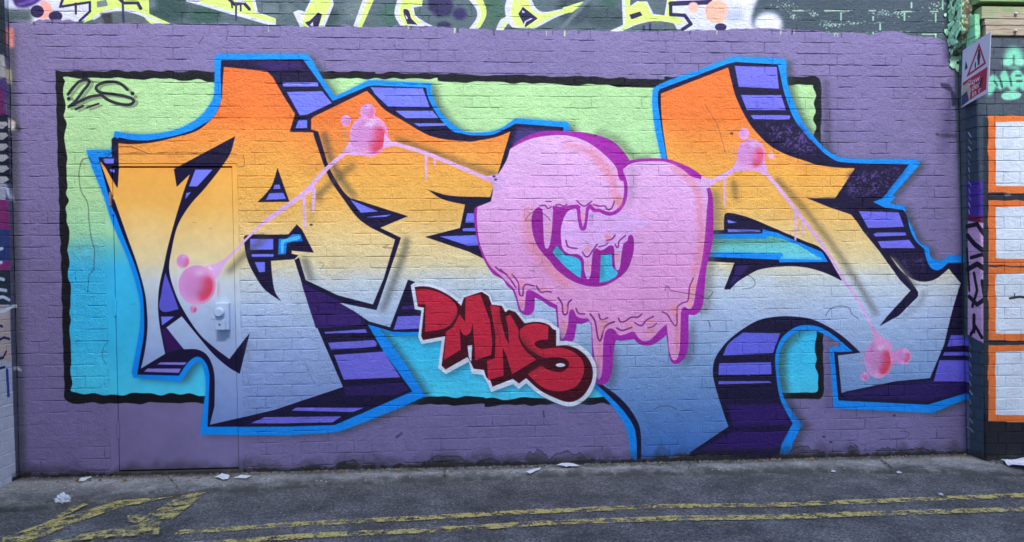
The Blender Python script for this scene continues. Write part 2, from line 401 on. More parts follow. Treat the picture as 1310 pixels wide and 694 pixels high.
def MOTTLE(r0, r1, c0, c1):
    k = np.clip((NZ3[r0:r1, c0:c1] - 0.42) * 2.4 + (NZ2[r0:r1, c0:c1] - 0.5) * 1.2, 0, 1)[..., None]
    return np.array([34, 26, 58], np.float32) * (1 - k) + np.array([98, 74, 148], np.float32) * k
def paint_letters():
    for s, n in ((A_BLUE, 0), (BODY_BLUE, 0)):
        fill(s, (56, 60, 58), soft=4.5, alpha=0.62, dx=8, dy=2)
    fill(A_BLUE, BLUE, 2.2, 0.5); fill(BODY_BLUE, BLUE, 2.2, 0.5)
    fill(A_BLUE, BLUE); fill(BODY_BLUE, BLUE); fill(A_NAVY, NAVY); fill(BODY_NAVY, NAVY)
    # first letter: left leg and big body
    fill('151,183.4 167,184.7~ 196,182.4~ 224.5,175.8~ 251,168~ 266,157~ 276.7,145~ 283.4,126~ 284.5,110~ 286.3,85.8 341.6,91.5 349,99 364.5,126 377.5,146 370.6,169 400.6,169.5 402.5,177 409,196 415.8,215.3~ 422.5,230.6~ 439.7,255.4~ 457,278.3~ 472,290~ 480,294.3 505.5,306.7 491,356.3 477,389.7 432,378 391,358.5 382.4,329.6 376.7,333 386,362 402.5,411.7 438.7,495.4 350,525 268,544 274,520 274,481.6~ 270,464.4~ 262.7,453~ 251,447.3~ 234,447.3 211,453 179.7,472 184.4,451~ 188,422~ 187.3,395~ 184.4,373~ 175,338.7~ 163,305~ 150,268 141,243 128,207 130,206 149.5,241 151.5,215~ 151,200~', FILL)
    fill('127,205 146,204 146,212 136,216', NAVY); stroke('147,180 147.5,215', 8, NAVY); fill('143,205 151.5,205 151,225 150,240 136,215', NAVY)
    fill('131,203.5 145.5,203 145.5,210 135,210', VIO); fill('140,217 146,217 146,221 142,220', VIO)
    # the slit
    fill('301,174.5 294,197.7~ 281,216.6~ 262,240.6~ 242,263.3~ 227,288.5~ 219.3,318.7~ 216,346~ 224.5,377~ 237,402~ 255,428~ 274,445.3~ 293,459.7 310.4,437.7~ 319.5,426.3 313,453~ 306.6,478.7 293,471~ 274,455~ 255,433~ 232,405 212,419.6 235,447.5 228,462 211,454 207.3,435.8~ 203.5,415~ 201.6,390~ 203.5,365.4~ 209,340.6~ 214.3,316~ 224.4,278.4~ 234.4,245.6 242.5,223 225.6,239.3 222,216.6', NAVY)
    fill('206,422 213,420 233,446 213,452', (58, 24, 92)); fill('211,453 234,448 245,452 236,463 205,463 196,464', NAVY)
    fill('249.6,217 271.7,217 252,238.6 241.2,238.6', VIO); fill('238,247 243.8,246 236.5,255', VIO)
    fill('211,349 228.3,396 205.4,397.5~ 206,375~', (98, 94, 214)); fill('205.4,405.3 222.6,405.3 206.8,416.7', VIO)
    fill('183.5,476 188,472 231,472 228.3,477.4', (140, 134, 226)); fill('200,466.7 205.4,464 238.8,464 235,467.3', (140, 134, 226))
    # small triangle and crossbar
    fill('355,215 370.3,258.5 329.5,258.8 341,247~ 348.5,236~', NAVY); fill('351,237 357.6,236.3 359,242 349.5,242', VIO); fill('344.7,247.5 362.4,246.8 366,254.8 340,256', VIO)
    fill('314,301.5~ 350,300.5 369,300 379.6,287.3 386,293.4 401.5,323.5 373,321 373,324.8 381.5,326.8 376.7,332 346.6,334 348,352~ 352,374~ 360,386 339,371~ 325.7,352~ 316,331~ 312.5,310~', NAVY)
    fill('320,306 349.5,306 349.5,319.6 320,320', VIO); fill('321.8,325.3 350.5,325.3 349.5,328.8 322,329', VIO); fill('325.7,335.5 339,335.5 339,348.2 331.4,348.6', VIO)
    fill('356.7,305.8 366.2,305.8 374.8,300 384.4,299.5 387.2,308.6 374.8,309.6 367.2,311.5 365.6,325.4 355.7,325.8', (24, 136, 236)); stroke('361,323 361.5,309 370,307 382,304', 3.4, (84, 196, 246), 5)
    # leg in depth
    fill('391,363 432,383 454,399 466,416 404,420 386,364', (56, 32, 104)); stroke('390,362 432,381 460,396', 5, NAVY)
    for s in ('415,425 467.4,421.4 469.8,425.8 416,427', '419.7,438.7 477.9,435.3 482,439~ 479.8,443.5~ 423.5,447.7', '427.3,454.4 491,450 512,483 439.7,486', '373,525.6 378.6,521.8 465.5,522 452,527.5', '320.6,541.8 339,534 437,533 425.7,540.5 360,542'): fill(s, (122, 116, 230))
    fill('440,495 515,490 524,499 505,506 442,506', DVIO, alpha=0.55); fill('405,404 462,402 468,414 410,418', DVIO, alpha=0.5)
    fill('319,79 384,79 390,88 345,90', DVIO, 2, 0.7)
    for s in ('360.7,105.8 406.5,105.8 407.4,111 362.6,111', '366.8,117.9 412,117 424.6,132 393,147 383.6,148', '381.7,154 393,154 393,164 377.9,164.4'): fill(s, VIO)
    # second letter
    fill('434,387.5 481.7,397 513,304.5 486.5,291.7 521.8,276.8 474,267 445.4,251.6~ 426.3,225~ 418.7,207.7~ 413,188.6~ 407,168.6 398,166 398,152.6 400.8,149.7 469.5,116.3 479,126 491.5,140~ 518,156~ 545,171.7~ 565.6,178~ 600,181~ 613,179.8~ 635.8,175.2~ 653,168.3 639,215.7 627,252.5 575,250.5~ 547.5,243 560,252~ 573,257.3~ 595,262 588.5,292 543.7,303.3 600,322.4 618,331 640,330 750,300 800,330 800,420 760,455 720,440 600,420 545,395 522,358 503,412 499,419 472,411.5 454,399', FILL)
    fill('597.6,273 612,273 612,285 595,285', VIO); fill('592,292.5 612,291.6 612,296 592,296', VIO); fill('562,302.5 612,301 614,314 598,314.5', VIO)
    fill('522,358 531,361 545,395 540,425 503,424.8 499,419', NAVY); fill('515,392 540,390 540,395 513,396', DVIO); fill('509,405 540,404 540,420.5 503.5,422', (122, 116, 230))
    fill('450,254 521.8,276.8 486,291.7 466,283', NAVY); fill('448.5,256 484,270.8 461.5,272.5', VIO); fill('468,278 501,274.5 494,277.5 472,278.5', VIO)
    for s in ('474,112 541,113.5 549.7,137.3 497,137.3 480,121', '505.8,142 553.5,142 561,151.6 519,151.6', '528.7,158 567.8,158 571.6,161 536,162'): fill(s, VIO)
    fill('662,163 718,167 716,200 650,200', (70, 58, 122), 2)
    # spray shadow along the inner strokes
    for s in ('411,170 420,203~ 432,226~ 449,249', '516,305 515,314~ 500,358~ 486,394', '386,330 394,355'):
        stroke(s, 8, (70, 72, 72), 6, soft=3.5, alpha=0.65, dx=4, dy=2)
    # body of the last letter
    fill('845.4,120 931.6,86.5 936,105~ 942,125.6~ 957.4,156~ 972.7,175~ 988,188.5~ 1007.8,198.6~ 1026.7,205~ 1045.6,211~ 1069.5,214.5~ 1094,215.5 1068.5,253.7 1032,253.7 1060,265 1088.6,274.8 1095,282.4 1104,295.8 1125,321.6 1151.6,358.8 1165,372 1135.4,404.4 1125,417.7 1150,404 1174.5,379.5 1174.5,374 1166,360 1138,326 1151.6,345.4~ 1167,357~ 1182,360.7~ 1197.4,357~ 1213.6,344 1229,362.6 1218,398.6 1208,440.6 1189.8,484 1146,488 1117,494 1083,501 1076.6,503 1072,455 1101,451.5 1080.4,432.4~ 1061,419~ 1038.4,408.6~ 1017.4,405.3~ 994.5,405.3~ 971.6,409.5~ 950.6,421~ 931.5,436~ 919,451.5~ 913.4,463~ 912,478~ 915.3,495.4~ 926.8,532 932,546 883,579 878,600 820,600 819,550~ 809,528~ 792,508.4~ 770,492 740,440 760,300 830,215 853.8,203.5 848,165~ 845.8,141~', FILL2)
    fill('1083,503 1117,497 1146,491 1192,487 1250,487 1250,500 1187,513 1078,509', (46, 30, 96), 1.5)
    for s in ('1216.5,429 1250,429.5 1250,441.6 1211.7,443.5', '1208,451 1250,450 1250,455 1206,455.3', '1202,461 1250,461 1250,488.7 1194.5,488'): fill(s, (108, 104, 226))
    for s in ('940,84.6 993.7,86 996.5,113.8 945,111.3', '947.9,121.8 999.4,122 1005.5,141 955.5,141', '960,147.5 1010,148~ 1011,150.4~ 1009,153~ 964,152.7', '1098.7,270.4 1149.7,272 1156.4,290.5 1110.6,292', '1117,300 1122,297.7 1158.3,297.7 1159.6,301.5 1120,303', '1123,309 1163,307 1170.7,317.7 1127.7,317.7'): fill(s, (120, 118, 238))
    fill('970,160 1022,160 1050,198 1010,194', MOTTLE, 4, 0.85); fill('1085,222 1160,214 1130,250 1085,250', MOTTLE, 4, 0.85); fill('1150,330 1180,325 1186,345 1165,350', MOTTLE, 4, 0.7)
    fill('1117,258.6 1132.5,260 1141,250 1146,252 1136,263 1157,264 1157,269 1132,266', BLUE)
    # the hollow of the last letter
    fill('926.8,276~ 931,272.5~ 956,278~ 987,290.7~ 1013.6,302~ 1030,309~ 1049,317~ 1062,332~ 1079,357 1076,359 1056,349.6~ 1031,342.5~ 1004.5,341~ 972,345~ 956.8,352.5~ 943.4,361~ 934,370.6 926.3,370.6 939.6,336.5 900,334.4 900,295 926,294.5', NAVY)
    fill('930.6,281 943,285.2 931.5,286', VIO); fill('930.6,293.5 971.6,294.5 973.5,297 931.5,297.3', VIO); fill('942,340 960,339 940,362 934,366', (54, 36, 104), 1)
    fill('900,300 975.4,299 975.4,293.5 994.5,298 1021.7,310 1052,323 1059,335.3 997,336 996,332.4 900,328.6', BLUE)
    fill('900,306 980,306 985,302 1000,306 1020,313 1050,331 1002,331 1001,324 900,322.5', (112, 212, 214)); fill('900,305 980,305 985,302 998,305 1014,311 900,314', (96, 150, 132), 2, 0.7)
    stroke('1000,330 1050,331', 3, (96, 206, 240)); stroke('1010,327 1040,327', 4, (120, 216, 240))
    for s in ('950.6,425.8 998,426.7 988.8,452.5 924.8,455 932,440~', '920,465 986.5,463.5 987,479.2 919,480', '919,487.8 983,487.8 987.8,490 919,492'): fill(s, (108, 108, 230))
    fill('930,518 1000,517 1012,544 938,546', (52, 28, 104), 1.5); fill('938,552 1009,551 996,574 893,577', (52, 28, 104), 1.5)
    stroke('1022,432 1005,446~ 1002,470~ 1004,500', 8, (70, 110, 100), soft=4, alpha=0.5); stroke('1009,514 1024,540 1034,546', 8, (84, 74, 104), soft=4, alpha=0.6)
    stroke('1176,372 1176,382 1150,406', 6, (110, 116, 128), 3, soft=3, alpha=0.55, dx=4, dy=3); stroke('1142,328 1170,362', 4, (150, 142, 120), 6, soft=2, alpha=0.6, dx=1, dy=3)
    stroke('314,440 312,470', 5, (120, 124, 150), 3, soft=3, alpha=0.5, dx=4)
    stroke('1063,445 1062,440 1072,440', 3, (140, 110, 110), soft=2, alpha=0.5)

def bubble(x, y, rx, ry, red=1.0):
    t = np.linspace(0, 2 * math.pi, 33)[:-1]
    ring = [(x + rx * math.cos(a), y + ry * math.sin(a), False) for a in t]
    k = raster(to_canvas(curve(ring)), 2); r0, r1, c0, c1, m = k
    old = cv[r0:r1, c0:c1].copy()
    disc(x, y, rx, ry, (234, 168, 224))
    disc(x - rx * .25, y - ry * .1, rx * .75, ry * .8, (214, 142, 208), rx * .3, 0.8)
    if red:
        disc(x + rx * .50, y + ry * .24, rx * .56, ry * .68, (224, 66, 98), rx * .13, red * .95)
        disc(x - rx * .18, y - ry * .08, rx * .56, ry * .66, (218, 146, 208), rx * .2, 0.85)
        stroke([(x + rx * .95 * math.cos(k), y + ry * .95 * math.sin(k), False) for k in np.linspace(-1.3, 2.1, 14)], max(rx * .16, 1), (244, 164, 210), soft=rx * .05, alpha=0.85)
    disc(x + rx * .1, y - ry * .62, rx * .2, ry * .12, (250, 220, 246), rx * .12, 0.8)
    a = m[..., None]
    cv[r0:r1, c0:c1] = old * (1 - a) + cv[r0:r1, c0:c1] * a
def paint_gum():
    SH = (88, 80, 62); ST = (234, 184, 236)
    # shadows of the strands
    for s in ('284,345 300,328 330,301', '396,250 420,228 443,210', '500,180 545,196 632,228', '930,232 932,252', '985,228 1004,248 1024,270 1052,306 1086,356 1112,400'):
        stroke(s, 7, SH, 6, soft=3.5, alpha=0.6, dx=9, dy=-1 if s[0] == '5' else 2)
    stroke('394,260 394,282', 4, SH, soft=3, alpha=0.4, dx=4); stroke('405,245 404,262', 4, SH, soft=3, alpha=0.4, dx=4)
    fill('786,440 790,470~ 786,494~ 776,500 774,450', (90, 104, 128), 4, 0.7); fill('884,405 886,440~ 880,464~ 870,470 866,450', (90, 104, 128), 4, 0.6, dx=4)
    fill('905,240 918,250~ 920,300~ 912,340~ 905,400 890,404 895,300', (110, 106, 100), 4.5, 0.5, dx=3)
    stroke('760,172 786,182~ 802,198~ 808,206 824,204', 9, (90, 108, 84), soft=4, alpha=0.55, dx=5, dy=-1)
    # the melting heart: deep edge, then the pink face
    fill('652.6,191 661.8,181.3~ 675.6,173.7~ 694,168.5~ 716.8,167.6~ 742.8,169~ 765.7,173.7~ 784,181~ 798,194.3~ 805.7,205.5 822.5,203~ 853,203.8~ 871.4,209.6~ 889.7,218.8~ 900.4,228~ 908,240~ 911.9,255~ 912.8,280~ 912,305~ 908.8,323.3~ 904,341.7~ 902.5,355~ 901.6,368~ 899.6,387.8~ 895.8,397.7~ 889.7,403~ 881,403 880.8,420~ 880.6,442~ 876.4,457.2~ 866,466~ 858,462~ 854,440~ 852.5,428.6 844,436~ 832.5,442~ 819,441~ 811.5,434.3 794.4,436.3 787.7,435.3 785,450~ 782.5,476.3~ 777,489.7~ 769.5,492.5~ 762,489~ 758,460~ 756.6,417 754,411 744,415 737.5,414.5 736,426~ 733,436~ 724,438.5~ 715,433~ 712,406 710.7,395.4 703,392.4 694,385.5 684,381 683.5,396~ 679,402.5~ 671,403~ 664,397~ 660,383~ 655.7,371.7 648,365~ 643.5,358~ 631,351~ 620.6,335.6~ 613.7,318.8~ 609,300.4~ 606.5,280.6~ 606.8,268.3~ 610,264.5~ 628,257.6~ 630.5,245~ 632,232~ 640,219~ 648,205~', MAG)
    pk = grad([(170, (236, 188, 238)), (260, (236, 178, 234)), (330, (234, 164, 222)), (420, (240, 162, 218)), (490, (234, 156, 212))], 10)
    fill('652.6,191 666.4,183~ 684.7,176.5~ 709,173.3~ 727.5,174~ 750,181.3~ 770.6,195.8~ 788,214~ 795.5,232~ 797.5,216 808.8,209~ 831.7,206.5~ 854.6,208~ 873,217~ 885,226.4~ 900,230 905.5,250~ 904.2,270~ 902,300~ 899,326~ 893.5,355~ 890.5,368~ 887.4,389~ 882,396~ 875,393~ 871,400 870.3,428.6~ 868.8,451.5~ 863,461.5~ 857,452~ 854.5,430~ 853,415 845.4,421.4~ 831.7,435~ 822.5,436.5~ 816.4,432~ 810.3,424.8~ 801,427.5~ 792,429~ 787.4,423.7~ 782.8,420.6~ 776.7,422~ 772.8,430.6~ 771.3,450~ 770.5,472.5~ 766.7,485.5~ 762.5,480~ 760.5,460~ 758.5,440~ 757,414 752,407.6 742.8,407~ 737.4,404.6~ 734.4,397.7~ 730.6,396.2~ 728.3,400~ 726,418.3~ 720,433.6~ 716,428~ 714.5,412~ 713,391 703,385.5~ 689.3,377~ 680,371.7~ 675.6,371.3~ 673.3,374~ 671,394~ 668.7,398.5~ 664.9,392.4~ 661,378.6~ 657.2,369.4~ 649.6,361.8~ 640.4,353~ 626.7,340~ 617.5,321.8~ 613,308~ 610,281~ 610.6,265.3 628,257.8 630.5,245~ 632,232~ 640,219~ 648,205~', pk)
    # red bloom on the rounded edges
    RD = (236, 128, 140)
    stroke('722,184 748,192~ 772,216~ 784,234~ 788,258', 7, RD, 9, soft=3.5, alpha=0.5); stroke('756,190 776,212~ 786,226', 6, RD, soft=2.5, alpha=0.4)
    stroke('860,213 878,226~ 892,246~ 896,280~ 896,320~ 889,350', 7, RD, 9, soft=3.5, alpha=0.5)
    stroke('676,268 674,290~ 682,316~ 704,344~ 724,362', 9, (240, 140, 150), 13, soft=5, alpha=0.6); stroke('888,362 884,378 882,392', 7, (246, 160, 160), 5, soft=1.5, alpha=0.8)
    stroke('866,398 866,446', 5, (236, 144, 160), 4, soft=1.2, alpha=0.8); stroke('768,428 766,470', 4, (236, 144, 160), soft=1.2, alpha=0.7)
    stroke('804,218 803,240~ 798,262', 8, (150, 124, 158), soft=4, alpha=0.4, dx=6)
    # hollow
    fill('689,264.8 683,270~ 680,280.6~ 681.7,299~ 688,316~ 703,334~ 712,345~ 727.5,357~ 743,364~ 758,367~ 773,365.6~ 790,357~ 802,346~ 808.8,329.5~ 811,317~ 810,303.5~ 806.5,300.7~ 803,304~ 797,312 780,290 739,262 727,263 721,267 709,264.5 700,268 694,268', (160, 36, 158))
    fill('712.2,315 706.9,323.3 721.4,340 736.7,352.4~ 743,356 743,336~ 736.7,329.5~ 723,327.2', (72, 196, 232)); fill('712,315 720,323 716,331 708,322', (60, 140, 150), 2, 0.7)
    fill('768.8,326.4 782.5,325 783.3,341.7 790,351~ 778,360 767,362', (72, 196, 232)); stroke('771,328 770,356', 4, (56, 130, 140), soft=2, alpha=0.7)
    fill('739,266 727.5,270~ 721.4,279~ 717.6,293~ 718,308~ 720,318.5~ 727.5,324.8~ 740,326~ 746.5,332.5~ 747.4,345~ 749,352~ 752,357.5~ 755.3,353~ 757,335~ 759,321.8~ 763,317.5 768,321 773.6,318.8 780.5,314.3~ 785,316~ 786,328~ 787,341~ 789.7,346~ 792.7,343~ 795,326~ 797.3,312.6 803,308 803.6,303.5~ 807,299 830,285 800,272 760,268', (232, 178, 242))
    fill('694,266 694.7,281 696.2,311~ 699.2,318.5~ 703,314~ 705.4,300~ 707.6,270 709,262 692,262', (228, 168, 226)); fill('700,284 704,284 704,300 699,306', (238, 166, 186), 1.5, 0.8)
    stroke('709,266 721,267.5 729,265 737,264.5 740,268 742,284~ 745.8,293~ 749,284~ 751,268 755,263.5 760,269.5 767,269.5 779,274~ 788,271.5~ 796,263~ 800.3,250~ 800,234~ 794.5,219~ 788,207', 4.6, MAG)
    fill('742.5,262 750,262 748,284 745.8,290 744,284', (232, 172, 232)); stroke('757,275 756,288', 4, (140, 120, 160), soft=2, alpha=0.5)
    # wobbling drip lines and flushes
    for s, w in (('691,263.5 697,263 701,267 705,265', 1.4), ('711,263 716,262 721,264 725,262', 1.4), ('738,257 743,262 748,264 754,260 757,258', 1.4), ('759,262 767,264 774,264 777,268 782,267 786,258', 1.4), ('698,258 705,258', 1.2),
                 ('724,308 727,316 738,318', 1.6), ('745,323 751,329 758,321 764,313', 1.5), ('766,316 774,314 778,311', 1.3), ('776,308 783,306 787,301', 1.6), ('787,313 790,317 792,309 800,302', 1.5),
                 ('634,342 640,347 648,351', 1.6), ('640,345 650,354 660,368', 1.5), ('655,351 663,362 667,379 671,365 683,366', 1.5), ('686,366 692,374 699,373 705,374', 1.5), ('714,381 719,389 723,403 727,388 731,384', 1.7), ('737,395 740,401 748,402', 1.5),
                 ('755,402 761,411 765,433 768,436 773,420 778,415 786,412', 1.7), ('766,402 769,409 777,407', 1.5), ('791,407 794,412 800,411 808,406 816,406 821,402', 1.5), ('812,413 820,417 827,410 836,405', 1.5), ('789,420 796,423 808,419', 1.6), ('847,399 854,403 860,413 865,417 866,405 867,393 873,388 880,385 882,368 887,356', 1.3), ('829,420 835,418 840,414', 1.2)):
        stroke('~ '.join(s.split()) + '~', w * 1.25, (140, 40, 136), n=5)
    for x, y, rx, ry in ((653, 353, 3, 4), (667, 363, 3, 5), (695, 370, 4, 3), (724, 395, 3, 5), (722, 418, 3, 8), (770, 420, 4, 6), (773, 412, 5, 3), (804, 416, 5, 3), (833, 412, 5, 3), (833, 424, 5, 4), (862, 396, 5, 6), (777, 303, 5, 4), (752, 319, 4, 4), (790, 330, 2.5, 8), (752, 340, 2.5, 9), (745, 278, 2, 6), (668, 388, 2.5, 7), (792, 258, 4, 8)):
        disc(x, y, rx, ry, (240, 150, 160), 1.4, 0.75)
    # strands and bubbles
    fill('262,341 285,333~ 330,289~ 352,271.5 353,275.5~ 332,292~ 290,335~ 277,356~ 262,366', ST); stroke('340,283 388,248~ 417,217~ 445,193', 6, ST, 5)
    fill('437,198 452,172~ 460,160 484,190 462,199~ 446,198~', (230, 172, 228)); bubble(472, 174, 25, 27); bubble(470.4, 143, 10, 10, 0.5); bubble(442.7, 154.5, 6.5, 7.5, 0.3)
    stroke('389,252 390,292', 4, ST, 3); stroke('402,236 399,244 388,249', 3, ST); stroke('402,243 400.5,271', 4, ST, 3)
    fill('492,170 500,180~ 512,184~ 545,194 545,199 510,187~ 490,190', ST); stroke('505,184 544,196~ 600,219~ 634,234', 5, ST, 5); stroke('545,196 545,229', 3.6, ST, 2.4); stroke('556,201 556,212', 3.6, ST, 2.6); fill('622,226 640,222 648,232 634,246~ 630,236~', (226, 176, 238))
    fill('897,226 912,229 935,217 938,223 914,235 908,240 897,245', ST); fill('930,222 940,210~ 946,196 978,205 984,228 970,220~ 950,219~', (230, 172, 232)); bubble(961, 198, 18.5, 20, 0.8); bubble(951.7, 171.4, 7, 7.5, 0); disc(986.5, 199.7, 4.5, 4, (240, 190, 220), 1)
    stroke('927,226 927,262', 4, ST, 2.4); stroke('980,222 998,243~ 1017.4,267.8~ 1048,308~ 1062,329~ 1077,355~ 1092,376~ 1108,403~ 1117,424', 5, ST, 3.4)
    stroke('1017.5,270 1017.5,307', 3.6, ST, 2.4); stroke('1027,282 1027,300', 3, ST, 2.2)
    fill('1113,418 1117.5,418 1125,428~ 1142,440 1140,455 1112,455 1117,434~', (228, 164, 216)); bubble(1124, 459.7, 18.5, 24.5); fill('1138,452 1150,446 1150,465 1140,466', (228, 150, 206)); bubble(1156, 456, 9.5, 10.5, 0.6); bubble(1106, 482, 5.5, 6, 0.4)
    disc(256.5, 340, 0.1, 0.1, ST)
    bubble(251.6, 365, 24, 25.5); bubble(233.7, 334.5, 8.5, 9, 0.5); bubble(247, 396, 4.8, 5.3, 0.8)
    stroke('266,342 272,345', 1.4, (250, 225, 245)); stroke('268,346 269,340', 1.2, (250, 225, 245)); stroke('468,160 478,158', 2, (244, 214, 244), soft=1)

def paint_tag():
    W, M_, RD = (226, 232, 248), (74, 12, 30), (206, 40, 66)
    white = '525.3,365 532,361.5~ 550.6,363.8~ 569,370~ 584,379.8~ 589.5,384 592.6,377.5 614.7,369.9 627,377.5 630,386.7 643.8,388.2 648,394 660.6,395.8 671.5,409 688,407.5~ 703.3,411~ 709.5,417 716,420.3 716,437 726.8,436.6~ 740.6,441~ 752.8,450.4~ 760.8,463~ 763.2,476~ 760.8,493~ 751.3,509~ 737.5,518.5~ 725.3,520~ 707,514~ 688.6,504~ 673.3,490.5 663.4,498 656.5,491.5 628.3,502 624,491 617.6,480 603,478 600,463 570.4,479 560.5,471 565,436 539,440.5 535,431 539,397.4 530.7,396'
    fill(white, (60, 90, 110), 3.5, 0.5, dx=3, dy=4)
    fill(white, W)
    fill('530.5,367.5 540,366.5~ 552,368~ 566,373.5~ 580,382~ 590,391.5 593.5,381 616,373.5 625,379 629,390 642,391.5 646.5,400 651,396.5 660,400 671,414 688,412~ 702,416~ 707,421 711.5,423 711.5,443 726,442.5~ 740,447.5~ 751,457~ 757,468~ 758.5,480~ 755,493~ 746,506.5~ 735,513.5~ 725,514.5~ 708,508.5~ 690,499~ 673,484 664,491 656,485 630,495 627.5,487.5 622,483 619,473.5 606,472 602.5,464.5 598,457 570,473 565,468 569.5,430.5 541,435.5 538.8,430 542.5,394 534.5,392.5', M_)
    fill('598,442.5 604,441.7 603,463 600,459', W)
    for s in ('532,370.6 543,369.9~ 558,373~ 573.5,380.6~ 583,390~ 585,399~ 580,411~ 569,420.3~ 543.7,424.9 544.4,389.7 534.5,389.7',
              '595.6,380.6 614.7,376.7 621,395 627,411 630,441.7 628.3,454.4 607.6,461.3 606,430 604.8,414 601,426.4~ 594,429.5~ 588,420 589.5,447.7 567.6,461 570.4,425 580,418 588,402.5 595,412',
              '627,390.5 639,393 641,411 646,431 651.4,441 650,420 646.8,405 653,402.7 663.6,421.8 664,434~ 672,448.3~ 686,460.6 655,479 648,455 643,445 644.3,481 624.4,486.5 623,462 633,459 634,430',
              '665,421.8 672.8,416.5~ 686.5,414.2~ 701.8,417.2 701,434.8 690,435.5~ 684,440~ 691,446.3~ 705.4,445.3~ 722.2,446~ 737.5,453~ 746,463.6~ 746.7,477.4~ 739,492.6~ 725.3,499.5~ 707,500.3~ 691.7,494.2~ 674.9,479 691.7,468.2 704,474.3~ 719,475.8~ 726.8,469.7~ 727,462.8~ 722.2,458.8~ 707,457.2~ 697.8,458.3~ 685.6,453~ 673.3,443.7~ 665.5,432~'):
        fill(s, RD)
    disc(717, 467.4, 6, 2.4, W)
    stroke('640,398 634,430', 5, (120, 40, 50), soft=2, alpha=0.5); stroke('668,432 676,445 690,456', 5, (120, 50, 50), soft=2, alpha=0.6); stroke('584,404 576,418', 4, (120, 40, 50), soft=2, alpha=0.5); stroke('680,476 694,470', 4, (150, 50, 60), soft=2, alpha=0.6)

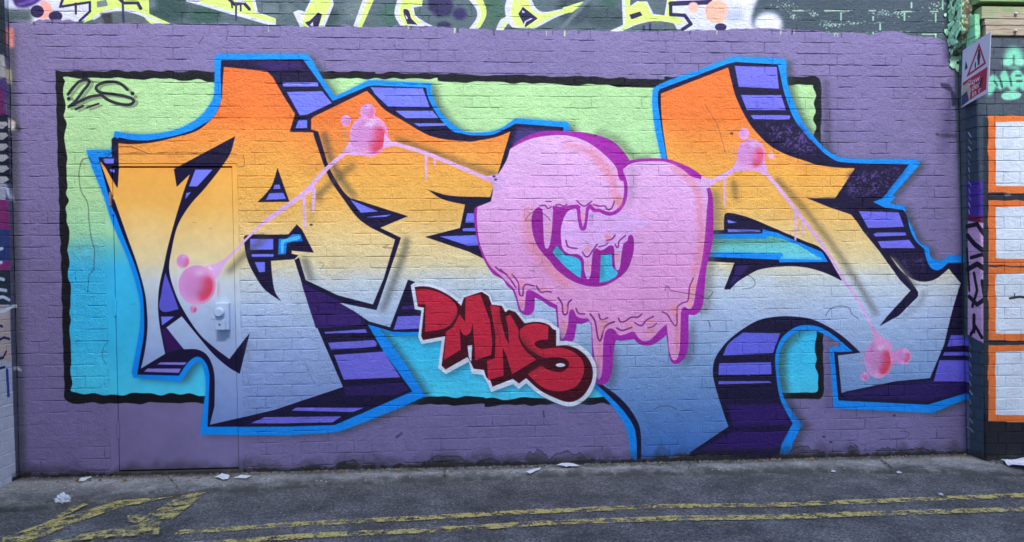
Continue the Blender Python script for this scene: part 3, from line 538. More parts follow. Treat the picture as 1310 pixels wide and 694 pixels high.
def paint_sides():
    # grime along both ends of the mural
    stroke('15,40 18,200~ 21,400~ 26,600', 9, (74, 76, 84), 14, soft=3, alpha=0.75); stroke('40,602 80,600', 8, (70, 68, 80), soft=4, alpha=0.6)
    fill('10,36 17,36 18,60 12,62', (250, 150, 140), 1.5, 0.9); fill('10,85 14,92 15,108 11,108', (236, 214, 160), 1, 0.9); stroke('17,155 24,166', 6, (60, 58, 70), soft=1, alpha=0.8); fill('9,150 20,156 19,166 10,168', (216, 206, 196), 1); fill('4,236 15,242 18,258 10,250', (226, 232, 244), 1)
    stroke('21,470 26,474', 3, (200, 206, 224), soft=1)
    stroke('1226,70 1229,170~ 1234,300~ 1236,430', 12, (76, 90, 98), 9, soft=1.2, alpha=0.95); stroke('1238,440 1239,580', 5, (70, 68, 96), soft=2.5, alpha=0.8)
    fill('1213,62 1226,58 1228,92 1220,86', (62, 88, 88), 2); stroke('1218,48 1224,76', 5, (152, 222, 178), soft=1, alpha=0.9); fill('1203,106 1214,108 1224,124 1230,136 1218,136 1216,118 1204,112', (66, 66, 96), 0.8); fill('1196,171 1230,172 1230,178 1200,175', (88, 84, 112), 1)
    # narrow return beside the mural
    s = pier_side
    fill('1232,-60 1266,-60 1264,600 1236,600', (62, 76, 92), surf=s, n=2)
    fill('1236,233 1262,231 1261,282 1238,276', (74, 52, 150), surf=s); fill('1238,276 1261,278 1260,290 1239,284', (110, 36, 74), surf=s)
    fill('1238,283 1262,286 1262,442 1238,428', (206, 164, 208), surf=s)
    for q, w in (('1237,290 1250,287 1258,300', 6), ('1238,302 1246,312 1256,320', 7), ('1242,330 1256,326 1262,330', 5), ('1238,345 1250,338 1262,346', 7), ('1246,350 1250,372 1244,392', 5), ('1256,360 1260,390', 5), ('1240,380 1250,390 1258,384', 6), ('1246,404 1246,424', 6), ('1242,428 1248,418 1256,432', 5), ('1237,318 1240,372', 4)):
        stroke(q, w, (34, 28, 44), surf=s)
    for y in list(range(170, 275, 9)) + list(range(440, 560, 12)):
        g = random.Random(y); stroke(f'{1238 + y * .005},{y} {1240 + y * .005 + g.uniform(-1, 2)},{y + 5}', 1.6, (200, 208, 220), alpha=g.uniform(.3, .9), surf=s)
    fill('1234,-60 1256,-60 1256,30 1250,50 1236,66', (140, 214, 168), 1, surf=s); fill('1236,66 1262,48 1262,60 1238,90', (120, 108, 84), 1, surf=s)
    # white boards framed in orange on the wall that stands forward
    f = pier_front
    fill('1258,-80 2000,-80 2000,620 1258,620', (44, 48, 58), surf=f); fill('1258,530 2000,530 2000,660 1258,640', (30, 30, 38), surf=f); fill('1258,40 2000,40 2000,150 1258,150', (80, 90, 102), 2, surf=f)
    OR = (238, 122, 56); WH = (224, 232, 244)
    for y0, y1 in ((148, 247), (257, 340), (342, 436), (442, 540)):
        for x0, x1 in ((1264, 1420), (1432, 1590), (1602, 1760), (1772, 1930)):
            fill(ragged(x0, y0, x1, y0 - 1, .8, 9, int(y0)) + ragged(x1, y0, x1, y1, .8, 9, 3) + ragged(x1, y1, x0, y1, .8, 9, 4) + ragged(x0, y1, x0, y0, .8, 9, 5), OR, surf=f)
            fill(ragged(x0 + 9.5, y0 + 8, x1 - 9, y0 + 8, .6, 9, 6) + ragged(x1 - 9, y0 + 8, x1 - 9, y1 - 9, .6, 9, 3) + ragged(x1 - 9, y1 - 9, x0 + 9.5, y1 - 9, .5, 9, 4) + ragged(x0 + 9.5, y1 - 9, x0 + 9.5, y0 + 8, .6, 9, 5), WH, surf=f)
    for i in range(60):
        gg = random.Random(i + 90); x = gg.uniform(1274, 1440); y = gg.uniform(156, 528)
        stroke(f'{x},{y} {x + gg.uniform(4, 24)},{y + gg.uniform(-1, 1)}', gg.uniform(.8, 3), gg.choice([(190, 200, 222), (206, 200, 206), (240, 244, 252)]), soft=1, alpha=0.5, surf=f)
    stroke('1292,382 1304,380 1320,382', 3, (50, 46, 60), surf=f); stroke('1298,376 1298,382', 1.5, (60, 60, 80), surf=f)
    G = (132, 224, 188)
    disc(1297, 74, 12, 14, G, 3, surf=f); stroke('1297,72 1297,84', 2, (70, 96, 100), soft=0.6, surf=f); stroke('1286,86 1297,83 1308,86', 2.5, (62, 84, 92), soft=1, surf=f)
    fill('1262,108 1266,98~ 1272,96~ 1278,102 1281,93~ 1286,90~ 1291,100 1296,92~ 1303,89~ 1309,97 1318,90~ 1328,92~ 1332,116 1318,112~ 1310,117 1303,112 1296,117~ 1288,111 1280,116 1274,111 1270,120 1264,124', G, 1, surf=f)
    for q in ('1279,100 1282,112', '1292,100 1294,110', '1300,97 1306,97', '1301,104 1307,104', '1272,104 1276,110'): stroke(q, 2.2, (56, 74, 82), soft=.6, surf=f)
    fill('1281,122~ 1292,117~ 1306,120~ 1303,126~ 1286,128~', (150, 232, 200), .8, surf=f); disc(1289, 80, 7, 5, (160, 236, 204), 1.5, surf=f); disc(1305, 80, 7, 5, (160, 236, 204), 1.5, surf=f)
    disc(1340, 74, 14, 16, G, 3, surf=f)
    # neighbouring wall on the left, seen edge-on
    l = left_side
    fill('-140,-200 20,-200 30,640 -140,900', (206, 204, 214), surf=l, n=2)
    fill('-140,-200 13,-200 13,80 5,70 -140,50', (58, 70, 74), surf=l); fill('-140,50 5,70 10,104 -140,100', (204, 200, 186), 1, surf=l); fill('-140,96 8,100 12,128 -140,130', (98, 76, 130), 1, surf=l); fill('-140,118 4,112 8,150 -140,150', (132, 58, 112), 1, surf=l)
    fill('-140,150 18,150 18,236 -140,240', (42, 46, 62), surf=l)
    for y in range(156, 234, 14): fill(f'-140,{y} 8,{y} 12,{y + 4} 4,{y + 9} -140,{y + 8}', (214, 206, 200), surf=l)
    fill('-140,248 10,256 12,296 -140,296', (160, 58, 126), surf=l); fill('-140,296 12,294 13,334 -140,336', (58, 76, 132), surf=l); fill('-140,334 13,334 13,346 -140,348', (160, 58, 126), surf=l); fill('-140,346 13,346 14,390 -140,390', (52, 62, 72), surf=l)
    fill('-140,388 13,392 14,462 -140,462', (214, 186, 176), surf=l); stroke('9,474 11,506', 5, (50, 70, 160), surf=l)
    for q in ('-20,340 2,336', '-20,352 5,358', '-20,368 8,372', '-20,384 4,380 12,384', '-10,400 6,398 17,392', '-10,322 3,318'): stroke(q, 4, (222, 228, 240), surf=l)
    for q in ('-10,414 3,418', '-10,440 5,432 12,434', '-10,462 4,458 8,450', '-10,474 6,470'): stroke(q, 3, (44, 46, 90), surf=l)

def paint_wear():
    ink = (58, 54, 66)
    # settlement cracks and cut lines beside the door
    for s, w, a in (('103,210 106,204 114,202 122,210~ 132,204~ 142,196~ 150,188 168,188 190,197', 1.1, 0.9), ('103,210 101,225~ 104,245~ 112,260~ 114,285~ 117,305~ 121,320 120,345', 1.2, 0.75), ('120,345 114,352 112,374', 1.1, 0.7), ('139,436 132,446~ 131,458~ 136,466', 1, 0.6),
                    ('311,198 313,206 312,213 304,214', 0.9, 0.7), ('672,282 676,276~ 682,271 694,273 702,279 704,283', 1, 0.9), ('851,372 853,366~ 858,372 893,378 906,383 912,374', 1.1, 0.85), ('872,396 905,396', 1.3, 0.85), ('905,410 907,412 909,418', 1, 0.7),
                    ('957,353 962,355~ 966,363~ 962,368~ 950,370', 1, 0.8), ('1056,404 1062,396~ 1072,392~ 1086,394~ 1090,402~ 1098,408', 1.1, 0.85), ('1151,552 1157,552~ 1163,555~ 1158,560~ 1140,562', 1.1, 0.8), ('838,524 842,521~ 856,520~ 866,524', 1, 0.7),
                    ('902,134 918,160 924,180 928,196', 1, 0.5), ('508,318 490,317 496,314', 1.2, 0.7), ('408,336 414,338~ 410,345~', 1, 0.5), ('404,492 396,480 390,462', 0.8, 0.4), ('260,48 254,56', 1.4, 0.8), ('292,40 289,52', 1.2, 0.7), ('507,560 514,554', 2.4, 0.9), ('695,526 696,534', 2.2, 0.9), ('502,446 508,440', 1.4, 0.6)):
        stroke(s, w, ink, alpha=a * .7)
    for x, y in ((1109, 299), (936, 171), (1199, 172), (1144, 532), (762, 174), (632, 226), (634, 230), (988, 181), (1054, 559), (1063, 566), (398, 288)):
        disc(x, y, 2.2, 1.4, (66, 58, 74), 0.5, 0.9)
    g = random.Random(11)
    for i in range(150):                                    # nicks in the paint skin
        x = g.uniform(30, 1220); y = g.uniform(40, 580)
        L = g.uniform(1, 7)
        stroke(f'{x},{y} {x + L},{y + g.uniform(-1.2, 1.2)}', g.uniform(0.5, 1.1), ink if g.random() < .6 else (214, 210, 224), alpha=g.uniform(.15, .45))
    for x0, x1, yb, h, sd in ((546, 598, 592, 10, 1), (672, 702, 590, 15, 2), (702, 752, 590, 14, 3), (430, 460, 596, 8, 4), (1006, 1052, 585, 14, 5), (1084, 1100, 580, 12, 6), (1120, 1150, 580, 8, 7), (860, 884, 586, 6, 8), (1160, 1190, 578, 5, 9), (612, 640, 592, 5, 10)):
        gg = random.Random(sd); n = 9
        pts = [(x0, yb, False)] + [(x0 + (x1 - x0) * (i + 1) / (n + 1), yb - h * (math.sin(math.pi * (i + 1) / (n + 1)) ** .5) * gg.uniform(.6, 1.05), True) for i in range(n)] + [(x1, yb, False), (x1, yb + 14, False), (x0, yb + 14, False)]
        fill(pts, (46, 44, 56), alpha=0.8, dy=-.8); fill(pts, (112, 104, 138), alpha=0.9, dy=0.5); fill(pts, (70, 64, 66), 3, 0.5, dy=6)
    # lost paint and sooty dirt along the foot, with contact shade painted in
    H = int(0.20 * PPM)
    n1 = vnoise(1, CW, 90, 21)[0]; n2 = vnoise(1, CW, 26, 22)[0]; n3 = vnoise(1, CW, 6, 23)[0]
    edge = 0.016 + 0.03 * n1 * n2 + 0.016 * n2 + 0.012 * n3
    isdoor = (_u > -2.54) & (_u < -1.74)
    edge = np.where(isdoor, 0.02, edge)
    z = _z[:H, None]
    m = np.clip((edge[None, :] - z + (NZ3[:H] - 0.5) * 0.012) * PPM * 0.7, 0, 1) * (0.45 + 0.55 * (NZ2[:H] > 0.3))
    inside = ((_u > XL - 0.05) & (_u < 5.9)).astype(np.float32)[None, :]
    tone = (34 + 34 * NZ2[:H] + 22 * NZ3[:H])[..., None] * np.array([1.0, 0.97, 0.95])
    a = (m * inside)[..., None]
    cv[:H] = cv[:H] * (1 - a) + tone * a
    soot_shade = np.clip(1 - z / (0.05 + 0.10 * n2[None, :]), 0, 1) * inside * 0.75 * (0.4 + NZ2[:H])
    cv[:H] = cv[:H] * (1 - soot_shade[..., None]) + np.array([44, 42, 46]) * soot_shade[..., None]
    # faint roller and spray cloudiness
    cv[:] *= (0.965 + 0.05 * NZ1 + 0.03 * NZ2)[..., None]

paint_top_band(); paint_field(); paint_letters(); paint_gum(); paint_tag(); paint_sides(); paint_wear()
np.clip(cv, 0, 255, out=cv)
paint = bpy.data.images.new('spray_paint', CW, CH, alpha=False)
buf = np.ones((CH, CW, 4), np.float32)
buf[..., :3] = cv / 255.0
paint.pixels.foreach_set(buf.ravel())
paint.update()
paint.pack()
del buf

# ------------------------------------------------------------------ materials
def new_mat(name):
    m = bpy.data.materials.new(name); m.use_nodes = True
    nt = m.node_tree; b = nt.nodes['Principled BSDF']
    return m, nt, b
def N(nt, typ, **kw):
    n = nt.nodes.new(typ)
    for k, v in kw.items(): setattr(n, k, v)
    return n
def math_n(nt, op, a=None, b=None, c=None):
    n = N(nt, 'ShaderNodeMath', operation=op)
    for i, v in enumerate((a, b, c)):
        if v is None: continue
        if isinstance(v, (int, float)): n.inputs[i].default_value = v
        else: nt.links.new(v, n.inputs[i])
    return n.outputs[0]
def noise(nt, vec, scale, detail=4, rough=0.6):
    n = N(nt, 'ShaderNodeTexNoise'); n.inputs['Scale'].default_value = scale; n.inputs['Detail'].default_value = detail; n.inputs['Roughness'].default_value = rough
    if vec is not None: nt.links.new(vec, n.inputs['Vector'])
    return n.outputs['Fac']
def ramp(nt, fac, stops):
    r = N(nt, 'ShaderNodeValToRGB'); nt.links.new(fac, r.inputs[0])
    e = r.color_ramp.elements
    while len(e) < len(stops): e.new(0.5)
    for k, (p, c) in zip(e, stops):
        k.position = p; k.color = tuple(c) + (1,) if len(c) == 3 else c
    return r.outputs[0]
def bump(nt, h, strength, dist, prev=None):
    b = N(nt, 'ShaderNodeBump'); b.inputs['Strength'].default_value = strength; b.inputs['Distance'].default_value = dist
    nt.links.new(h, b.inputs['Height'])
    if prev is not None: nt.links.new(prev, b.inputs['Normal'])
    return b.outputs[0]
def painted(name, rough, relief):
    m, nt, b = new_mat(name)
    g = N(nt, 'ShaderNodeNewGeometry'); sp = N(nt, 'ShaderNodeSeparateXYZ'); nt.links.new(g.outputs['Position'], sp.inputs[0])
    ay_ = math_n(nt, 'MAXIMUM', math_n(nt, 'SUBTRACT', math_n(nt, 'ABSOLUTE', sp.outputs[1]), 0.03), 0.0)
    off = math_n(nt, 'MULTIPLY', ay_, math_n(nt, 'SIGN', sp.outputs[0]))
    u = math_n(nt, 'DIVIDE', math_n(nt, 'SUBTRACT', math_n(nt, 'ADD', sp.outputs[0], off), U0), U1 - U0)
    v = math_n(nt, 'DIVIDE', sp.outputs[2], CH / PPM)
    cb = N(nt, 'ShaderNodeCombineXYZ'); nt.links.new(u, cb.inputs[0]); nt.links.new(v, cb.inputs[1])
    tx = N(nt, 'ShaderNodeTexImage', image=paint, extension='EXTEND'); nt.links.new(cb.outputs[0], tx.inputs[0])
    pos = g.outputs['Position']
    grime = ramp(nt, noise(nt, pos, 7, 6, 0.7), [(0.3, (0.86, 0.86, 0.87)), (0.62, (1, 1, 1))])
    mx = N(nt, 'ShaderNodeMix', data_type='RGBA', blend_type='MULTIPLY'); mx.inputs[0].default_value = 0.8
    nt.links.new(tx.outputs[0], mx.inputs[6]); nt.links.new(grime, mx.inputs[7])
    pit = ramp(nt, noise(nt, pos, 85, 4, 0.7), [(0.30, (0.72, 0.72, 0.74)), (0.46, (1, 1, 1)), (0.70, (1.10, 1.10, 1.10))])
    mp_ = N(nt, 'ShaderNodeMix', data_type='RGBA', blend_type='MULTIPLY'); mp_.inputs[0].default_value = 0.5 if relief > 0 else 0.0
    nt.links.new(mx.outputs[2], mp_.inputs[6]); nt.links.new(pit, mp_.inputs[7])
    nt.links.new(mp_.outputs[2], b.inputs['Base Color'])
    b.inputs['Roughness'].default_value = rough
    b.inputs['Specular IOR Level'].default_value = 0.2
    nb = None
    if relief > 0:
        nb = bump(nt, noise(nt, pos, 28, 5, 0.62), 0.6 * relief, 0.014)
        nb = bump(nt, noise(nt, pos, 95, 5, 0.68), 0.8 * relief, 0.007, nb)
    else:
        nb = bump(nt, noise(nt, pos, 5, 2, 0.5), 0.25, 0.006)
    nt.links.new(nb, b.inputs['Normal'])
    return m
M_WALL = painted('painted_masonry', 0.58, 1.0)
M_DOOR = painted('painted_steel', 0.42, 0.0)
def simple(name, col, rough=0.7, metal=0.0, var=0.25, scale=20, bmp=0.3, bd=0.004):
    m, nt, b = new_mat(name)
    g = N(nt, 'ShaderNodeNewGeometry'); f = noise(nt, g.outputs['Position'], scale, 6, 0.65)
    c = np.array(col)
    nt.links.new(ramp(nt, f, [(0.28, tuple(c * (1 - var))), (0.72, tuple(np.minimum(c * (1 + var), 1)))]), b.inputs['Base Color'])
    b.inputs['Roughness'].default_value = rough; b.inputs['Metallic'].default_value = metal
    if bmp: nt.links.new(bump(nt, f, bmp, bd), b.inputs['Normal'])
    return m
def asphalt_nodes(nt, pos):
    v = N(nt, 'ShaderNodeTexVoronoi'); v.inputs['Scale'].default_value = 85; nt.links.new(pos, v.inputs['Vector'])
    grain = noise(nt, pos, 75, 5, 0.8)
    big = noise(nt, pos, 2.6, 7, 0.68)
    c1 = ramp(nt, big, [(0.3, (0.055, 0.053, 0.052)), (0.48, (0.118, 0.113, 0.109)), (0.62, (0.185, 0.178, 0.171))])
    c2 = ramp(nt, grain, [(0.38, (0.3, 0.3, 0.3)), (0.5, (1, 1, 1)), (0.60, (1.9, 1.9, 1.9)), (0.68, (3.6, 3.6, 3.7))])
    mx = N(nt, 'ShaderNodeMix', data_type='RGBA', blend_type='MULTIPLY'); mx.inputs[0].default_value = 0.9
    nt.links.new(c1, mx.inputs[6]); nt.links.new(c2, mx.inputs[7])
    nb = bump(nt, v.outputs['Distance'], 0.9, 0.010)
    nb = bump(nt, grain, 0.9, 0.008, nb)
    return mx.outputs[2], nb
M_ASPH, nt, b = new_mat('asphalt')
g = N(nt, 'ShaderNodeNewGeometry'); c, nb = asphalt_nodes(nt, g.outputs['Position'])
nt.links.new(c, b.inputs['Base Color']); nt.links.new(nb, b.inputs['Normal']); b.inputs['Roughness'].default_value = 0.82
M_CONC, nt, b = new_mat('worn_concrete')
g = N(nt, 'ShaderNodeNewGeometry'); pos = g.outputs['Position']
c1 = ramp(nt, noise(nt, pos, 4.5, 6, 0.65), [(0.3, (0.14, 0.136, 0.13)), (0.55, (0.31, 0.30, 0.285)), (0.75, (0.45, 0.435, 0.41))])
c2 = ramp(nt, noise(nt, pos, 70, 5, 0.78), [(0.36, (0.35, 0.35, 0.36)), (0.5, (0.95, 0.95, 0.95)), (0.66, (1.7, 1.7, 1.7))])
mx = N(nt, 'ShaderNodeMix', data_type='RGBA', blend_type='MULTIPLY'); mx.inputs[0].default_value = 0.8
nt.links.new(c1, mx.inputs[6]); nt.links.new(c2, mx.inputs[7])
sp = N(nt, 'ShaderNodeSeparateXYZ'); nt.links.new(pos, sp.inputs[0])
# settled grit along the foot of the wall, darkened as painted contact shade
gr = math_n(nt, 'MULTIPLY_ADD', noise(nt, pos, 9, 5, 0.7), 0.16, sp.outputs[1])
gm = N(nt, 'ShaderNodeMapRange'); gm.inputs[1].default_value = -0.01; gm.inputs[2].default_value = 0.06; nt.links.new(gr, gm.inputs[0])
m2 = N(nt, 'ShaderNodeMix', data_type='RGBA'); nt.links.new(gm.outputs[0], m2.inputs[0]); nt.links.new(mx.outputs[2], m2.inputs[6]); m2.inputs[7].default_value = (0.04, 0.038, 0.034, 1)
at = N(nt, 'ShaderNodeAttribute', attribute_name='edge')
wr = math_n(nt, 'ADD', math_n(nt, 'MULTIPLY', at.outputs['Fac'], 0.62), math_n(nt, 'MULTIPLY', noise(nt, pos, 7, 7, 0.72), 0.9))
wm = N(nt, 'ShaderNodeMapRange'); wm.inputs[1].default_value = 0.80; wm.inputs[2].default_value = 1.08; nt.links.new(wr, wm.inputs[0])
m3 = N(nt, 'ShaderNodeMix', data_type='RGBA'); nt.links.new(wm.outputs[0], m3.inputs[0]); nt.links.new(m2.outputs[2], m3.inputs[6]); m3.inputs[7].default_value = (0.07, 0.068, 0.066, 1)
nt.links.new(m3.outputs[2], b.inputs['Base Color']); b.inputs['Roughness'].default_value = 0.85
nb = bump(nt, noise(nt, pos, 30, 6, 0.7), 0.6, 0.012); nt.links.new(bump(nt, noise(nt, pos, 170, 3, 0.7), 0.5, 0.004, nb), b.inputs['Normal'])
def road_paint(name, col, keep):
    m, nt, b = new_mat(name)
    g = N(nt, 'ShaderNodeNewGeometry'); pos = g.outputs['Position']
    at = N(nt, 'ShaderNodeAttribute', attribute_name='edge')
    n1 = noise(nt, pos, 14, 6, 0.72); n2 = noise(nt, pos, 75, 4, 0.7)
    s = math_n(nt, 'ADD', math_n(nt, 'MULTIPLY', n1, 0.65), math_n(nt, 'MULTIPLY', n2, 0.35))
    s = math_n(nt, 'ADD', s, math_n(nt, 'MULTIPLY', at.outputs['Fac'], 0.13))
    mr = N(nt, 'ShaderNodeMapRange'); mr.inputs[1].default_value = keep; mr.inputs[2].default_value = keep + 0.09; nt.links.new(s, mr.inputs[0])
    nt.links.new(ramp(nt, n2, [(0.3, tuple(np.array(col) * 0.62)), (0.65, col)]), b.inputs['Base Color'])
    b.inputs['Roughness'].default_value = 0.75
    tr = N(nt, 'ShaderNodeBsdfTransparent'); ms = N(nt, 'ShaderNodeMixShader'); out = nt.nodes['Material Output']
    nt.links.new(mr.outputs[0], ms.inputs[0]); nt.links.new(tr.outputs[0], ms.inputs[1]); nt.links.new(b.outputs[0], ms.inputs[2]); nt.links.new(ms.outputs[0], out.inputs[0])
    nt.links.new(bump(nt, n2, 0.5, 0.004), b.inputs['Normal'])
    return m
M_YEL = road_paint('worn_yellow_paint', (0.72, 0.57, 0.18), 0.578)
M_YEL2 = road_paint('faded_yellow_paint', (0.66, 0.53, 0.17), 0.595)
M_CHALK = road_paint('pale_scuff', (0.36, 0.36, 0.38), 0.67)
M_PAPER = simple('white_paper', (0.72, 0.74, 0.8), 0.85, var=0.08, scale=40, bmp=0.2)
M_SIGN = simple('white_sign_sheet', (0.55, 0.56, 0.66), 0.35, var=0.06, scale=9, bmp=0)
M_RED = simple('red_print', (0.36, 0.02, 0.045), 0.4, var=0.12, scale=30, bmp=0)
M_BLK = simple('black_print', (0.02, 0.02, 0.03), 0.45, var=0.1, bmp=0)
M_WHT = simple('white_print', (0.66, 0.66, 0.72), 0.45, var=0.05, bmp=0)
M_NAVYST = simple('navy_sticker', (0.035, 0.045, 0.12), 0.5, var=0.5, scale=60, bmp=0)
M_TORN = simple('torn_paper_residue', (0.42, 0.38, 0.32), 0.85, var=0.25, scale=60)
M_GALV = simple('weathered_bolt', (0.5, 0.48, 0.42), 0.5, 0.6, var=0.3, scale=90)
M_FLAKE = simple('peeling_mint_paint', (0.40, 0.78, 0.50), 0.6, var=0.3, scale=35)
M_RUST = simple('rotten_timber', (0.10, 0.075, 0.05), 0.9, var=0.5, scale=45)
M_GRIT = simple('grit', (0.16, 0.15, 0.14), 0.9, var=0.7, scale=12, bmp=0)
M_PALE = simple('pale_chips', (0.45, 0.44, 0.45), 0.9, var=0.3, scale=12, bmp=0)
M_OPP = simple('grey_render', (0.30, 0.30, 0.31), 0.85, var=0.15, scale=3)
M_TIM, nt, b = new_mat('weathered_timber')
g = N(nt, 'ShaderNodeNewGeometry'); mp = N(nt, 'ShaderNodeMapping'); mp.inputs['Scale'].default_value = (1.2, 6, 26); nt.links.new(g.outputs['Position'], mp.inputs[0])
gr = noise(nt, mp.outputs[0], 5, 8, 0.7)
c1 = ramp(nt, gr, [(0.3, (0.16, 0.11, 0.075)), (0.5, (0.42, 0.35, 0.26)), (0.75, (0.58, 0.50, 0.40))])
gm = noise(nt, g.outputs['Position'], 9, 5, 0.7)
sp = N(nt, 'ShaderNodeSeparateXYZ'); nt.links.new(g.outputs['Position'], sp.inputs[0])
gz = math_n(nt, 'ADD', math_n(nt, 'MULTIPLY', gm, 0.5), math_n(nt, 'MULTIPLY', math_n(nt, 'SUBTRACT', sp.outputs[2], 2.9), 1.6))
mr = N(nt, 'ShaderNodeMapRange'); mr.inputs[1].default_value = 0.27; mr.inputs[2].default_value = 0.42; nt.links.new(gz, mr.inputs[0])
m2 = N(nt, 'ShaderNodeMix', data_type='RGBA'); nt.links.new(mr.outputs[0], m2.inputs[0]); nt.links.new(c1, m2.inputs[6]); m2.inputs[7].default_value = (0.22, 0.34, 0.14, 1)
nt.links.new(m2.outputs[2], b.inputs['Base Color']); b.inputs['Roughness'].default_value = 0.85
nt.links.new(bump(nt, gr, 0.7, 0.006), b.inputs['Normal'])

# ------------------------------------------------------------------ ground
road_z = -0.022
gx = np.concatenate([[-60, -12], np.linspace(-5, 5, 41), [12, 60]])
gy = np.concatenate([np.linspace(0.3, -2.0, 24), [-3, -5, -10, -30, -60]])
vs = [(x, y, road_z) for y in gy for x in gx]
nxx = len(gx)
fs = [(j * nxx + i, j * nxx + i + 1, (j + 1) * nxx + i + 1, (j + 1) * nxx + i)[::-1] for j in range(len(gy) - 1) for i in range(nxx - 1)]
road = tag(link('road', mesh('road', vs, fs, True), M_ASPH), 'dark grey asphalt road along the foot of the wall', kind='structure')

# concrete strip at the foot of the wall, with a broken outer edge
edge_px = [(-300, 690), (-60, 656), (0, 650), (60, 646), (113, 640), (180, 634), (260, 628), (320, 624), (370, 621), (480, 615), (600, 611), (710, 606), (850, 603), (1000, 601), (1130, 601), (1200, 600), (1240, 604), (1310, 605), (1700, 590)]
ew = np.array([on_z(x, y)[:2] for x, y in edge_px])
xs = np.arange(-4.6, 5.9, 0.02)
ey = np.interp(xs, ew[:, 0], ew[:, 1])
jit = (vnoise(1, len(xs), 7, 31)[0] - 0.5) * 0.05 + (vnoise(1, len(xs), 2, 32)[0] - 0.5) * 0.018
ey = ey + jit
rows = [0.25, 0.0, -0.04, -0.1, None, None, None, None]
vs = []
hn = vnoise(len(rows) + 2, len(xs), 3, 33)
for k in range(8):
    for i, x in enumerate(xs):
        if k < 2: y, z = (0.25, 0.0)[k], 0.012
        elif k < 6:
            t = (k - 1) / 5; y = ey[i] * t; z = 0.012 - 0.010 * t
        elif k == 6: y, z = ey[i] - 0.006, -0.008
        else: y, z = ey[i] - 0.012, road_z - 0.02
        if 1 < k < 7: z += (hn[k, i] - 0.5) * 0.006
        vs.append((x, y, z))
n = len(xs)
fs = [(j * n + i, (j + 1) * n + i, (j + 1) * n + i + 1, j * n + i + 1) for j in range(7) for i in range(n - 1)]
pv = mesh('pavement', vs, fs, True)
at = pv.attributes.new('edge', 'FLOAT', 'POINT'); at.data.foreach_set('value', [(0, 0, .2, .4, .6, .8, 1, 1)[k] for k in range(8) for _ in range(n)])
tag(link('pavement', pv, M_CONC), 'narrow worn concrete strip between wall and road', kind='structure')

pavement = bpy.data.objects['pavement']
def crack(px, width, z=0.0135):
    c = np.array([on_z(x, y, z) for x, y in px]); g = random.Random(int(px[0][0])); vs, fs = [], []
    pts = []
    for a_, b_ in zip(c, c[1:]):
        for t in np.arange(6) / 6: pts.append(a_ + (b_ - a_) * t + np.array([g.uniform(-.006, .006), g.uniform(-.006, .006), 0]))
    for i, q in enumerate(pts):
        d = pts[min(i + 1, len(pts) - 1)] - pts[max(i - 1, 0)]; nn = np.array([-d[1], d[0], 0]) / (np.hypot(d[0], d[1]) + 1e-9); w = width * g.uniform(.4, 1)
        vs += [q + nn * w / 2, q - nn * w / 2]
    fs = [(2 * i, 2 * i + 1, 2 * i + 3, 2 * i + 2) for i in range(len(pts) - 1)]
    link('crack', mesh('crack', vs, fs), M_RUST, pavement)
crack([(1128, 588), (1136, 594), (1142, 599), (1140, 602)], .016); crack([(566, 598), (570, 604), (566, 610)], .010); crack([(214, 606), (220, 616), (232, 628)], .009); crack([(880, 586), (884, 594), (880, 601)], .009); crack([(1142, 598), (1170, 595), (1200, 597)], .008)
def sheet(name, px, mat, z=road_z + 0.006, nseg=3, label=None):
    """flat road paint: outline given as traced corner points, with an inner ring so the rim can wear"""
    c = curve(px, True, 5); w = np.array([on_z(x, y, z)[:2] for x, y in c])
    k = len(w); cen = w.mean(0)
    bm = bmesh.new()
    lay = bm.verts.layers.float.new('edge')
    vsb = []
    for q in w:
        v = bm.verts.new((q[0], q[1], z)); v[lay] = -0.35; vsb.append(v)
    f = bm.faces.new(vsb); bm.normal_update()
    if f.normal.z < 0: f.normal_flip()
    r = bmesh.ops.inset_region(bm, faces=[f], thickness=0.012, use_even_offset=True, use_boundary=True)
    for v in bm.verts: v[lay] = -0.35 if v.is_boundary else 1.0
    bm.normal_update()
    me = bpy.data.meshes.new(name); bm.to_mesh(me); bm.free()
    o = link(name, me, mat, road)
    if label: o['label'] = label
    return o
def yellow_line(px, width, z=road_z + 0.006):
    c = np.array([on_z(x, y, z)[:2] for x, y in px])
    x = np.arange(c[0, 0], c[-1, 0], 0.05); y = np.interp(x, c[:, 0], c[:, 1])
    y = y + (vnoise(1, len(x), 12, 41)[0] - 0.5) * 0.02
    me = bpy.data.meshes.new('yellow_line')
    prof = [(-0.5, -0.5), (-0.3, 1), (0.3, 1), (0.5, -0.5)]
    vs = [(x[i], y[i] + a * width, z) for a, e in prof for i in range(len(x))]
    n = len(x); fs = [(j * n + i, j * n + i + 1, (j + 1) * n + i + 1, (j + 1) * n + i) for j in range(3) for i in range(n - 1)]
    me.from_pydata([tuple(map(float, v)) for v in vs], [], fs); me.update()
    at = me.attributes.new('edge', 'FLOAT', 'POINT'); at.data.foreach_set('value', [e for a, e in prof for i in range(n)])
    return link('yellow_line', me, M_YEL, road)
a = yellow_line([(225, 682), (360, 672.5), (480, 665), (600, 659), (710, 654), (850, 648), (1000, 645.5), (1150, 640), (1300, 634), (1700, 612)], 0.105)
a['label'] = 'inner yellow line nearer the wall'
a = yellow_line([(240, 698), (380, 687), (480, 681), (600, 675), (710, 669), (850, 664), (1000, 661), (1150, 656), (1300, 652), (1700, 634)], 0.105)
a['label'] = 'outer yellow line, more broken'
